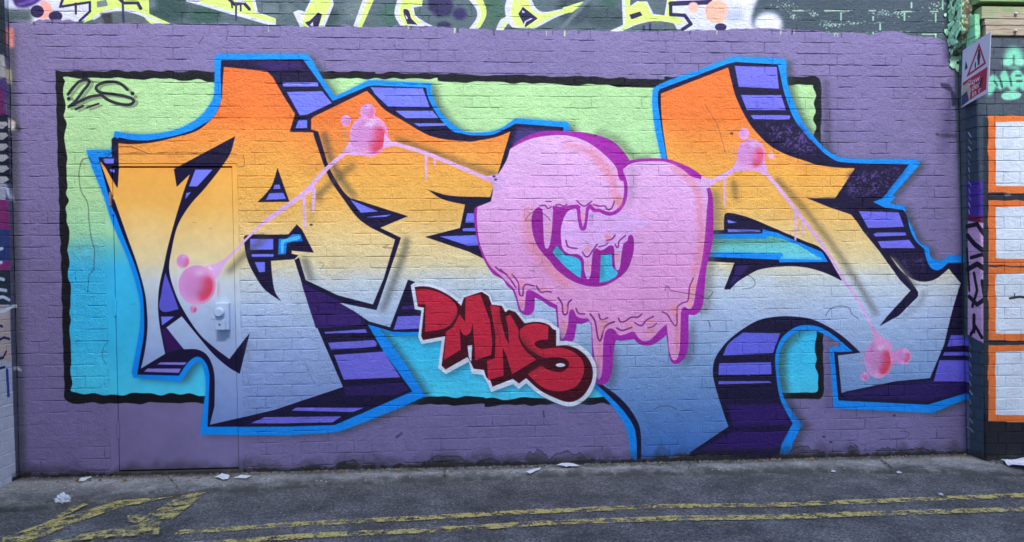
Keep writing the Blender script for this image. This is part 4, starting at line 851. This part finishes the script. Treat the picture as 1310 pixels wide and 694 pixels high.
for s, mt in (('0,688 60,668 150,640 163,632 210,632 235,629 222,636 160,648 90,672 40,694 0,694', M_YEL), ('148,633 205,634 180,645 152,648 144,641', M_YEL), ('176,664 238,630 267,629 222,665', M_YEL2), ('50,672 90,648 112,640 116,645 84,660 60,676', M_YEL2),
              ('60,692 120,680 208,666 206,684 120,690 60,697', M_YEL2), ('160,660 186,654 180,662 206,664 200,676 162,668', M_YEL2)):
    sheet('yellow_mark', s, mt, road_z + .005 + .0012 * len(road.children))
for s in ('308,656 340,640 346,644 320,660', '282,660 296,657 294,661', '30,636 60,640 50,646', '1028,616 1044,616 1040,620'):
    sheet('pale_scuff', s, M_CHALK, road_z + .005 + .0008 * len(road.children))

# ------------------------------------------------------------------ brick walls
PITCH, PHASE = 0.07444, 0.12
GAPH, GAPV = 0.0040, 0.0018
def brick_verts(w, h, seed, depth=0.035):
    """front at y = 0, long edges broken into short runs so the arrises wander"""
    g = random.Random(seed)
    nx_ = 4 if w > 0.15 else 2
    top = [(-w / 2 + w * i / nx_, h / 2) for i in range(nx_ + 1)]; bot = [(w / 2 - w * i / nx_, -h / 2) for i in range(nx_ + 1)]
    ring = top[::-1] + bot[::-1]
    ring = [(x + g.uniform(-.0012, .0012), z + g.uniform(-.0016, .0016)) for x, z in ring]
    k = len(ring); vs = [(x, depth, z) for x, z in ring]
    vs += [(x, 0.0022 + g.uniform(-.0008, .0010), z) for x, z in ring]
    e = 0.0035
    vs += [(x - math.copysign(e, x) if abs(abs(x) - w / 2) < .004 else x, g.uniform(-.0006, .0006), z - math.copysign(e, z)) for x, z in ring]
    fs = []
    for r in range(2):
        for i in range(k):
            j = (i + 1) % k
            fs.append((r * k + i, (r + 1) * k + i, (r + 1) * k + j, r * k + j))
    m = k // 2
    for i in range(m - 1):
        fs.append((2 * k + i, 2 * k + k - 1 - i, 2 * k + k - 2 - i, 2 * k + i + 1))
    return vs, fs
V = {}
def variant(w, h, k):
    key = (round(w, 3), k)
    if key not in V:
        vs, fs = brick_verts(w, h, hash(key) % 9999)
        me = mesh('brick', vs, fs); me.materials.append(M_WALL); V[key] = me
    return V[key]
def courses(x0, x1, z_from, z_to, holes=(), phase_x=0.33, parity=0):
    """English bond: rows of stretchers between rows of headers -> (cx, cz, w, h, row kind)"""
    out = []
    kmin = int(math.floor((z_from - PHASE) / PITCH)); kmax = int(math.ceil((z_to - PHASE) / PITCH))
    for k in range(kmin, kmax):
        za, zb = max(PHASE + k * PITCH, z_from), min(PHASE + (k + 1) * PITCH, z_to)
        if zb - za < 0.02: continue
        zc = (za + zb) / 2; s = LEAN * zc
        stretch = (k + parity) % 2 == 0
        L = 0.2235 if stretch else 0.11175
        base = phase_x + (0 if stretch else 0.0559)
        spans = [(x0 + s, x1 + s)]
        for hx0, hx1, hz0, hz1 in holes:
            if za < hz1 - 0.02 and zb > hz0 + 0.02:
                ns = []
                for a, b in spans:
                    if hx1 + s <= a or hx0 + s >= b: ns.append((a, b)); continue
                    if hx0 + s > a: ns.append((a, hx0 + s))
                    if hx1 + s < b: ns.append((hx1 + s, b))
                spans = ns
        for a, b in spans:
            i = math.floor((a - base) / L)
            cuts = [a]
            while base + (i + 1) * L < b:
                i += 1
                c_ = base + i * L + (rng.random() - 0.5) * 0.004
                if c_ - cuts[-1] > 0.03 and b - c_ > 0.03: cuts.append(c_)
            cuts.append(b)
            for p, q in zip(cuts, cuts[1:]):
                out.append(((p + q) / 2, zc, q - p - GAPV, zb - za - GAPH, stretch))
    return out
def mortar_sheet(name, x0, x1, z0, z1, y, parent, holes=(), seed=0, cell=0.014):
    nx_, nz_ = int((x1 - x0) / cell) + 1, int((z1 - z0) / cell) + 1
    a = vnoise(nz_ + 1, nx_ + 1, 9, seed) * 0.6 + vnoise(nz_ + 1, nx_ + 1, 2.5, seed + 1) * 0.4
    d = np.clip((a - 0.53) * 0.018, -0.0018, 0.004)
    gx_ = np.linspace(x0, x1, nx_ + 1); gz_ = np.linspace(z0, z1, nz_ + 1)
    X, Z = np.meshgrid(gx_, gz_); XX = X + LEAN * Z
    vs = np.stack([XX.ravel(), (y + d).ravel(), Z.ravel()], 1)
    w = nx_ + 1; fs = []
    for j in range(nz_):
        zc = (gz_[j] + gz_[j + 1]) / 2
        for i in range(nx_):
            xc = (gx_[i] + gx_[i + 1]) / 2
            if any(h[0] < xc < h[1] and h[2] < zc < h[3] for h in holes): continue
            fs.append((j * w + i, j * w + i + 1, (j + 1) * w + i + 1, (j + 1) * w + i))
    me = bpy.data.meshes.new(name); me.from_pydata(vs.tolist(), [], fs); me.update()
    me.polygons.foreach_set('use_smooth', [True] * len(me.polygons))
    return link(name, me, M_WALL, parent)
def lay(parent, bricks, place, n_single, visible, names=('brick',)):
    """the n_single bricks that show largest become objects; the rest one joined mesh"""
    scored = sorted(range(len(bricks)), key=lambda i: -visible(bricks[i]))
    single = set(i for i in scored[:n_single] if visible(bricks[i]) > 0)
    bvs, bfs = [], []
    for i, (cx, cz, w, h, st) in enumerate(bricks):
        jy = random.uniform(-.0008, .0008); tilt = random.uniform(-.008, .008); roll = random.uniform(-.003, .003)
        mt = place(cx, jy, cz) @ Matrix.Rotation(roll, 4, 'Y') @ Matrix.Rotation(tilt, 4, 'X')
        if i in single:
            full = 0.2197 if st else 0.10795
            if abs(w - full) < 0.006 and abs(h - (PITCH - GAPH)) < 1e-3:
                me = variant(full, PITCH - GAPH, i % 9); o = link('brick', me, None, parent)
                o.matrix_local = mt @ Matrix.Diagonal((w / full, 1, 1, 1))
            else:
                vs, fs = brick_verts(w, h, i); o = link('brick', mesh('brick', vs, fs), M_WALL, parent); o.matrix_local = mt
        else:
            vs, fs = brick_verts(w, h, i); o0 = len(bvs)
            bvs += [tuple(mt @ Vector(v)) for v in vs]; bfs += [tuple(a + o0 for a in f) for f in fs]
    if bvs:
        o = link('brickwork', mesh('brickwork', bvs, bfs), M_WALL, parent); o['kind'] = 'stuff'
def photo_xy(x, y, z):
    q = MC @ (np.array([x, y, z]) - CAM); return CPX + FPX * q[0] / -q[2], CPY - FPX * q[1] / -q[2], -q[2]

# the mural wall
wall = tag(empty('brick_wall', (0, 0, 0)), 'long purple painted brick wall carrying a big orange, blue and pink graffiti mural', 'wall')
DX0, DX1, DZ1 = -2.556, -1.728, 2.052           # door opening with frame and lintel (at the foot)
hole = [(DX0, DX1, -1, DZ1)]
bricks = courses(XL, XR, 0.0, ZTOP, hole, 0.33 + 0.035, 1)
def vis_main(b):
    x, y, d = photo_xy(b[0], 0, b[1])
    if not (12 < x < 1300 and 4 < y < 600): return 0
    return b[2] * b[3] / d ** 2
lay(wall, bricks, lambda x, y, z: Matrix.Translation((x, y, z)), 300, vis_main)
mortar_sheet('mortar', XL, XR, 0.0, ZTOP, 0.0020, wall, hole, 51)

bm = bmesh.new(); box_bm(bm, XL - .02, XR + .02, .09, .4, 0, ZTOP - .004, lean=LEAN)  # solid backing added to stop light leaking in behind the door
me = bpy.data.meshes.new('wall_core'); bm.to_mesh(me); bm.free(); link('wall_core', me, M_OPP, wall)
# door in the wall
LX0, LX1 = -2.506, -1.762
door = link('door', box_me('door', LX0 + .002, LX1 - .002, 0.006, 0.05, 0.043, 1.962, lean=LEAN, bev=0.002), M_DOOR, wall); door['label'] = 'flush steel door painted over by the left end of the mural'
def dpart(name, me, mat=M_DOOR):
    return link(name, me, mat, door)
dpart('door_jamb', box_me('door_jamb', DX0 + .001, LX0 - .001, 0.0006, 0.06, 0.02, 1.9715, lean=LEAN, bev=0.002))
dpart('door_jamb', box_me('door_jamb', LX1 + .001, DX1 - .001, 0.0006, 0.06, 0.02, 1.9715, lean=LEAN, bev=0.002))
dpart('door_head', box_me('door_head', DX0 + .004, DX1 - .004, 0.0012, 0.06, 1.9655 + .0065, 1.985, lean=LEAN, bev=0.002))
dpart('lintel', box_me('lintel', DX0 + .001, DX1 - .001, 0.0006, 0.06, 1.989, DZ1 - .005, lean=LEAN, bev=0.0015), M_WALL)
dpart('threshold', box_me('threshold', LX0 - .03, LX1 + .03, -0.018, 0.06, 0.0, 0.034, bev=0.004), M_CONC)
dpart('door_backing', box_me('door_backing', DX0, DX1, 0.062, 0.075, 0.0, DZ1, lean=LEAN), M_BLK)  # unseen sheet, coloured black to keep the gaps round the leaf dark
for hz in (1.08, 0.30, 1.72):
    x = LX0 + LEAN * hz
    dpart('hinge', cyl_me('hinge', (x, 0.0, hz - 0.055), (x, 0.0, hz + 0.055), 0.0075, n=10))
q = on_y(286, 405, 0)
lx, lz = q[0], q[2]
bm = bmesh.new(); box_bm(bm, lx - .042, lx + .042, -.034, .008, lz - .085, lz + .087, bev=.005)
me = bpy.data.meshes.new('lock_box'); bm.to_mesh(me); bm.free()
dpart('lock_box', me)
dpart('lock_knob', cyl_me('lock_knob', (lx - .012, -.034, lz + .028), (lx - .012, -.066, lz + .028), .031, .028, 20, .005))
bm = bmesh.new(); box_bm(bm, lx - .041, lx + .022, -.046, -.033, lz - .084, lz - .018, bev=.004)
me = bpy.data.meshes.new('lock_plate'); bm.to_mesh(me); bm.free()
dpart('lock_plate', me)
dpart('keyhole', cyl_me('keyhole', (lx - .010, -.046, lz - .05), (lx - .010, -.0475, lz - .05), .006, n=10), M_BLK)
# rusted-through gap at the top hinge side
q = on_y(142, 254, 0); bm = bmesh.new(); box_bm(bm, q[0] - .012, q[0] + .004, -.0035, .004, q[2] - .05, q[2] + .04, bev=.002)
me = bpy.data.meshes.new('rusty_patch'); bm.to_mesh(me); bm.free(); dpart('rusty_patch', me, simple('rust', (0.30, 0.15, 0.07), .9, var=.5, scale=70))

# the wall that stands forward on the right, with its narrow return
pier = tag(empty('brick_wall', (XR, -PIER, 0)), 'brick wall at the right edge painted with white boards framed in orange', 'wall')
def pier_place(x, y, z): return Matrix.Translation((x - XR, y, z))
pz1 = on_y(1285, 47, -PIER)[2]
pb = courses(XR + .004, XR + 2.4, 0.0, pz1, (), 0.05, 0)
def vis_pier(b):
    x, y, d = photo_xy(b[0], -PIER, b[1]); return b[2] * b[3] if (1258 < x < 1330 and 0 < y < 600) else 0
lay(pier, pb, pier_place, 120, vis_pier)
o = mortar_sheet('mortar', XR + .004, XR + 2.4, 0.0, pz1, -PIER + .0042, None, (), 61, .02); o.parent = pier; o.matrix_parent_inverse = Matrix.Translation((-XR, PIER, 0))
def ret_place(x, y, z): return Matrix.Translation((LEAN * z + y, x + PIER, z)) @ Matrix.Rotation(R(-90), 4, 'Z')
rb = []
for k, (cx, cz, w, h, st) in enumerate(courses(-PIER + .004, -.004, 0.0, 2.95, (), -.09, 0)):
    rb.append((cx - LEAN * cz, cz, w, h, st))
lay(pier, rb, ret_place, 120, lambda b: b[2] * b[3])
bm = bmesh.new(); box_bm(bm, XR + .0042, XR + 2.4, -PIER + .012, .3, 0, pz1 - .002, lean=LEAN)
me = bpy.data.meshes.new('wall_core'); bm.to_mesh(me); bm.free(); o = link('wall_core', me, M_WALL, pier); o.matrix_parent_inverse = Matrix.Translation((-XR, PIER, 0))

# neighbouring wall on the left, running towards the street
side = tag(empty('brick_wall', (XL, 0, 0)), 'white and multicoloured painted brick wall running towards the street at the left edge', 'wall')
def side_place(x, y, z): return Matrix.Translation((LEAN * z - y, x, z)) @ Matrix.Rotation(R(90), 4, 'Z')
sb = [(cx - LEAN * cz, cz, w, h, st) for cx, cz, w, h, st in courses(-1.0, -.004, 0.0, ZTOP, (), -.11, 1)]
lay(side, sb, side_place, 160, lambda b: (b[0] > -.34) * b[2] * b[3] * (b[1] < 3.1))
bm = bmesh.new(); box_bm(bm, -.3, -.0045, -1.0, .3, 0, ZTOP - .002, lean=LEAN)
me = bpy.data.meshes.new('wall_core'); bm.to_mesh(me); bm.free(); link('wall_core', me, M_WALL, side)

# ------------------------------------------------------------------ timber over the right-hand wall
tb = tag(empty('timber_beam', (XR + .3, -PIER, pz1)), 'weathered green and brown timber beam on top of the right-hand wall', 'beam')
def tpart(name, me, mat):
    o = link(name, me, mat, tb); o.matrix_parent_inverse = Matrix.Translation((-(XR + .3), PIER, -pz1)); return o
tx0 = on_y(1254, 30, -PIER)[0]
zs = [on_y(1285, y, -PIER)[2] for y in (46.5, 33.5, 25.5, 9.5)]
for k in range(3):
    x0 = tx0 + (0.03, 0.022, 0.0)[k]
    tpart('board', box_me('board', x0, tx0 + 2.4, -PIER - .012 - .002 * k, .05, zs[k] + .0015, zs[k + 1] - .0015, bev=.003), M_TIM)
tpart('steel_edge', box_me('steel_edge', tx0 - .02, tx0 + 2.4, -PIER - .03, .05, zs[3] + .026, zs[3] + .2, bev=.004), M_TIM)
tpart('dark_recess', box_me('dark_recess', tx0 - .01, tx0 + 2.4, -PIER + .04, .05, zs[3], zs[3] + .028), M_RUST)
for px, py in ((1299, 18), (1299, 40)):
    q = on_y(px, py, -PIER - .016)
    tpart('bolt_head', cyl_me('bolt_head', (q[0], -PIER - .010, q[2]), (q[0], -PIER - .030, q[2]), .011, .010, 12, .004), M_GALV)

M_CORE, nt, b = new_mat('peeling_block')
g = N(nt, 'ShaderNodeNewGeometry'); f = noise(nt, g.outputs['Position'], 26, 5, 0.7)
nt.links.new(ramp(nt, f, [(0.42, (0.30, 0.62, 0.40)), (0.47, (0.36, 0.70, 0.46)), (0.5, (0.20, 0.15, 0.09)), (0.6, (0.09, 0.07, 0.045))]), b.inputs['Base Color'])
b.inputs['Roughness'].default_value = 0.8; nt.links.new(bump(nt, f, 0.8, 0.01), b.inputs['Normal'])
# rotten end block and peeling paint in the corner
blk = tag(empty('corner_block', (XR, -.09, 2.75)), 'broken corner block covered in peeling mint green paint above the warning sign', 'block')
zb0 = on_x(1247, 60, XR - .04)[2]
vsb = []
for (y, z) in ((-.002, zb0 - .02), (-.002, 3.3), (-.125, 3.3), (-.125, zb0 + .12), (-.08, zb0 + .05)):
    for x in (XR - .045 - .012 * random.random(), XR + .02): vsb.append((x + LEAN * z - XR, y + .09, z - 2.75))
fsb = [(0, 2, 4, 6, 8), (9, 7, 5, 3, 1), (0, 1, 3, 2), (2, 3, 5, 4), (4, 5, 7, 6), (6, 7, 9, 8), (8, 9, 1, 0)]
me = mesh('block_core', vsb, fsb)
link('block_core', me, M_CORE, blk)
bvs, bfs = [], []
g = random.Random(3)
for i in range(80):
    y = -.004 - .125 * g.random(); z = zb0 + .0 + (3.28 - zb0) * g.random()
    if z < zb0 - .02 + (-y / .2) * .18: continue
    if z > zb0 + .3 and y < -.1 and g.random() < .5: continue
    x = XR - .058 + LEAN * z - .012 * g.random()
    s = g.uniform(.014, .05) * (.6 + .4 * g.random()); n = g.randint(3, 5); a0 = g.random() * 6
    tlt = Vector((g.uniform(-.2, .2), g.uniform(-.3, .2), 0))
    c = len(bvs)
    for k in range(n):
        a = a0 + k * 6.283 / n; r = s * g.uniform(.45, 1.2)
        dy, dz = r * math.cos(a), r * math.sin(a)
        bvs.append((x + dy * tlt.x + dz * tlt.y - XR, y + dy + .09, z + dz - 2.75))
    for k in range(n):
        v = bvs[c + k]; bvs.append((v[0] + .0025, v[1], v[2]))
    bfs.append(tuple(range(c, c + n))); bfs.append(tuple(range(c + 2 * n - 1, c + n - 1, -1)))
    for k in range(n):
        j = (k + 1) % n; bfs.append((c + k, c + n + k, c + n + j, c + j))
for i in range(26):                                           # flakes lapping on to the mural wall
    z = g.uniform(2.62, 3.2); x = XR + LEAN * z - g.uniform(.0, .09) * (1 if z > 2.75 else .5); s = g.uniform(.01, .03); n = 5; a0 = g.random() * 6; c = len(bvs)
    for k in range(n):
        a = a0 + k * 6.283 / n; r = s * g.uniform(.6, 1.1)
        bvs.append((x + r * math.cos(a) - XR, -.004 - g.uniform(0, .006) + .09, z + r * math.sin(a) * 1.5 - 2.75))
    for k in range(n):
        v = bvs[c + k]; bvs.append((v[0], v[1] + .002, v[2]))
    bfs.append(tuple(range(c, c + n))); bfs.append(tuple(range(c + 2 * n - 1, c + n - 1, -1)))
    for k in range(n):
        j = (k + 1) % n; bfs.append((c + k, c + n + k, c + n + j, c + j))
o = link('paint_flakes', mesh('paint_flakes', bvs, bfs), M_FLAKE, blk); o['kind'] = 'stuff'

# ------------------------------------------------------------------ warning sign on the return
SX = XR - .075
tl, tr, bl = (Vector(on_x(*p, SX)) for p in ((1231.5, 65), (1267.5, 40.5), (1229.5, 138)))
sign = tag(empty('warning_sign', tl), 'small white warning sign with red triangle and red text panel, askew at the corner', 'sign')
eu = tr - tl; ev = bl - tl
nrm = eu.cross(ev).normalized()
if nrm.x > 0: nrm = -nrm
def sp_(u, v, d): return eu * u + ev * v + nrm * d
def plate(name, uv, d0, d1, mat):
    n = len(uv); vs = [sp_(u, v, d1) for u, v in uv] + [sp_(u, v, d0) for u, v in uv]
    fs = [tuple(range(n)), tuple(range(2 * n - 1, n - 1, -1))] + [(i, n + i, n + (i + 1) % n, (i + 1) % n) for i in range(n)]
    me = mesh(name, vs, fs); bm = bmesh.new(); bm.from_mesh(me); bmesh.ops.recalc_face_normals(bm, faces=bm.faces[:]); bm.to_mesh(me); bm.free()
    return link(name, me, mat, sign)
plate('board', [(0, 0), (1, 0), (.97, 1), (0, 1)], -.004, 0, M_SIGN)
plate('red_panel', [(.05, .575), (.92, .56), (.90, .93), (.33, .95), (.22, .80), (.05, .68)], 0, .0012, M_RED)
to, ti = [(.605, .06), (.87, .49), (.18, .515)], [(.603, .135), (.80, .455), (.275, .475)]
for i in range(3):
    j = (i + 1) % 3
    plate('triangle_edge', [to[i], to[j], ti[j], ti[i]], 0, .0012 + .0002 * i, M_RED)
def figure(u, v, s):
    w = s * .34
    pts = [(-.35, 1), (-.5, .55), (-.75, .5), (-.7, .2), (-.4, .02), (-.45, -.12), (-.2, -.25), (.2, -.25), (.45, -.12), (.4, .02), (.75, .2), (.8, .5), (.5, .55), (.4, 1), (.08, 1), (0, .62), (-.08, 1)]
    plate('printed_figure', [(u + a * w, v + b * s) for a, b in pts], 0, .0016, M_BLK)
figure(.61, .22, .215); figure(.49, .37, .09)
plate('sticker', [(.02, .80), (.22, .77), (.30, .95), (.02, .985)], .0016, .0026, M_NAVYST)
plate('torn_patch', [(.05, .64), (.24, .62), (.36, .78), (.32, .95), (.20, .76), (.04, .79)], .0012, .0019, M_TORN)
plate('scratch', [(.13, .22), (.17, .28), (.21, .36), (.11, .38)], 0, .0011, M_BLK)
plate('scratch', [(.74, .68), (.80, .70), (.70, .86), (.64, .80)], .0012, .002, M_BLK)
def letters(txt, u, v, hgt, mat=M_WHT):
    fc = bpy.data.curves.new('text', 'FONT'); fc.body = txt; fc.size = 1.0
    tmp = bpy.data.objects.new('text_tmp', fc); COL.objects.link(tmp)
    dg = bpy.context.evaluated_depsgraph_get(); me = bpy.data.meshes.new_from_object(tmp.evaluated_get(dg)); bpy.data.objects.remove(tmp)
    asp = eu.length / ev.length * .9
    for vx in me.vertices:
        p = sp_(u + vx.co.x * hgt / asp, v - vx.co.y * hgt, .0018); vx.co = p
    me.update(); link('lettering', me, mat, sign)
letters('Slow', .22, .71, .15); letters('dea', .38, .82, .15); letters('in r', .40, .925, .15)

# ------------------------------------------------------------------ litter
def crumple(name, px, py, size, h, seed, label, mat=M_PAPER, z=0.012, flat=1.0, cat='litter', grp=None, asp=1.0):
    g = random.Random(seed); c = Vector(on_z(px, py, z))
    bm = bmesh.new(); bmesh.ops.create_icosphere(bm, subdivisions=3, radius=1)
    for v in bm.verts:
        p = v.co.copy(); a = 1 + .35 * math.sin(p.x * 5 + seed) * math.cos(p.y * 6 + seed * 2) + .2 * math.sin(p.z * 9 + p.x * 7)
        a *= 1 + g.uniform(-.10, .10)
        v.co = Vector((p.x * size * a, p.y * size * a * asp, max(p.z * h * a, -h * .3) + h * .3))
    me = bpy.data.meshes.new(name); bm.to_mesh(me); bm.free()
    o = link(name, me, mat); o.location = c; o.rotation_euler.z = g.uniform(-.5, .5)
    return tag(o, label, cat, grp)
def scrap(name, pts, lift, label, mat=M_PAPER, z=0.02, seed=0):
    g = random.Random(seed); w = [Vector(on_z(x, y, z)) for x, y in pts]
    c = sum(w, Vector()) / len(w)
    bm = bmesh.new(); f = bm.faces.new([bm.verts.new(p - c) for p in w])
    bmesh.ops.triangulate(bm, faces=[f]); bmesh.ops.subdivide_edges(bm, edges=bm.edges[:], cuts=3, use_grid_fill=True)
    for v in bm.verts: v.co.z += lift * (0.4 * math.sin(v.co.x * 40 + seed) + .5 * math.cos(v.co.y * 55 + seed) + g.uniform(-.3, .3)) + lift
    bmesh.ops.solidify(bm, geom=bm.faces[:], thickness=-.0015)
    bmesh.ops.recalc_face_normals(bm, faces=bm.faces[:])
    me = bpy.data.meshes.new(name); bm.to_mesh(me); bm.free()
    o = link(name, me, mat); o.location = c
    return tag(o, label, 'litter')
crumple('tissue', 80, 642, .034, .034, 4, 'crumpled white tissue on the road edge at lower left', z=0.0)
scrap('paper_scrap', [(99, 616), (104, 612), (116, 610), (117, 612), (108, 616)], .004, 'thin paper scrap on the concrete left of the door', z=.012)
scrap('paper_scrap', [(274, 611), (284, 608), (294, 609), (292, 614), (284, 615)], .006, 'leaf-shaped white paper scrap below the door, the left of two', z=.012, seed=2)
scrap('paper_scrap', [(299, 612), (308, 609), (321, 609), (313, 613)], .004, 'slim white paper scrap below the door, the right of two', z=.012, seed=3)
scrap('plastic_bag', [(1280, 591), (1292, 589), (1312, 588), (1340, 590), (1345, 600), (1312, 600), (1290, 596)], .012, 'pale flattened plastic bag on the ground at the right edge', z=.014, seed=5)
scrap('paper_scrap', [(673, 604), (684, 600), (692, 599), (690, 602), (678, 606)], .003, 'grey paper scrap at the foot of the wall below the red lettering', z=.012, seed=7)
scrap('paper_scrap', [(712, 595), (722, 592), (736, 594), (742, 597), (724, 598)], .004, 'torn pale scrap against the wall right of the red lettering', z=.016, seed=8)
for i, (x, y) in enumerate(((1066, 603.5), (1204, 633), (1150, 605), (950, 604))):
    crumple('paper_scrap', x, y, .012, .006, 20 + i, ('small white scrap on the road by the concrete edge', 'tiny lilac scrap on the inner yellow line', 'tiny white chip at the concrete edge', 'thin pale scrap at the concrete edge below the dark letter leg')[i], z=-.012)
# grit and crumbs nobody could count
def crumbs(name, n, mat, smin, smax, seed, where, label):
    g = random.Random(seed); vs, fs = [], []
    for i in range(n):
        x, y, z = where(g); s = smin + (smax - smin) * g.random() ** 2.5; c = len(vs); a = g.random() * 6.28
        for k in range(4):
            r = s * g.uniform(.6, 1.2); vs.append((x + r * math.cos(a + k * 1.57), y + r * math.sin(a + k * 1.57), z))
        vs.append((x + s * g.uniform(-.3, .3), y, z + s * g.uniform(.5, 1.0)))
        fs += [(c, c + 1, c + 4), (c + 1, c + 2, c + 4), (c + 2, c + 3, c + 4), (c + 3, c, c + 4)]
    tag(link(name, mesh(name, vs, fs), mat), label, 'grit', kind='stuff')
def ysurf(x): return float(np.interp(x, xs, ey))
def w_foot(g):
    x = g.uniform(-3.1, 3.3); y = -abs(g.gauss(0, .035)) - .004 - (PIER if x > XR else 0); return x, y, .010
def w_strip(g):
    x = g.uniform(-3.2, 3.4); y = ysurf(x) * g.random(); return x, y, .010 - .008 * min(1, y / min(ysurf(x), -.01))
def w_edge(g):
    x = g.uniform(-3.2, 3.4); y = ysurf(x) - abs(g.gauss(0, .07)) - .012; return x, y, road_z + .002
def w_road(g): return g.uniform(-3.3, 3.4), g.uniform(-1.6, -.3), road_z + .003
crumbs('grit', 2600, M_GRIT, .003, .014, 1, w_foot, 'dark grit and soil heaped along the foot of the wall')
crumbs('grit', 900, M_GRIT, .002, .008, 2, w_edge, 'loose grit along the edge of the road')
crumbs('pale_chips', 260, M_PALE, .0025, .009, 3, w_strip, 'pale paint chips scattered on the concrete strip')
crumbs('pale_chips', 420, M_PALE, .002, .006, 4, w_road, 'pale specks scattered over the asphalt')

M_LEAF = simple('dead_leaf', (0.20, 0.12, 0.05), 0.9, var=0.6, scale=8, bmp=0)
crumbs('leaf_litter', 160, M_LEAF, .006, .018, 5, lambda g: (g.uniform(-3.1, 3.3), -abs(g.gauss(0, .05)) - .01 - 0, .011), 'brown leaf crumbs and dirt caught along the foot of the wall')
# ------------------------------------------------------------------ block added across the street (out of shot; it shades the foot of the wall)
OY, OH = -9.0, 13.5
bm = bmesh.new(); box_bm(bm, -9, 9, OY - 6, OY, road_z, OH)
me = bpy.data.meshes.new('opposite_shade_block'); bm.to_mesh(me); bm.free()
tag(link('opposite_shade_block', me, M_OPP), 'plain grey block added unseen across the street to shade the wall', kind='structure')
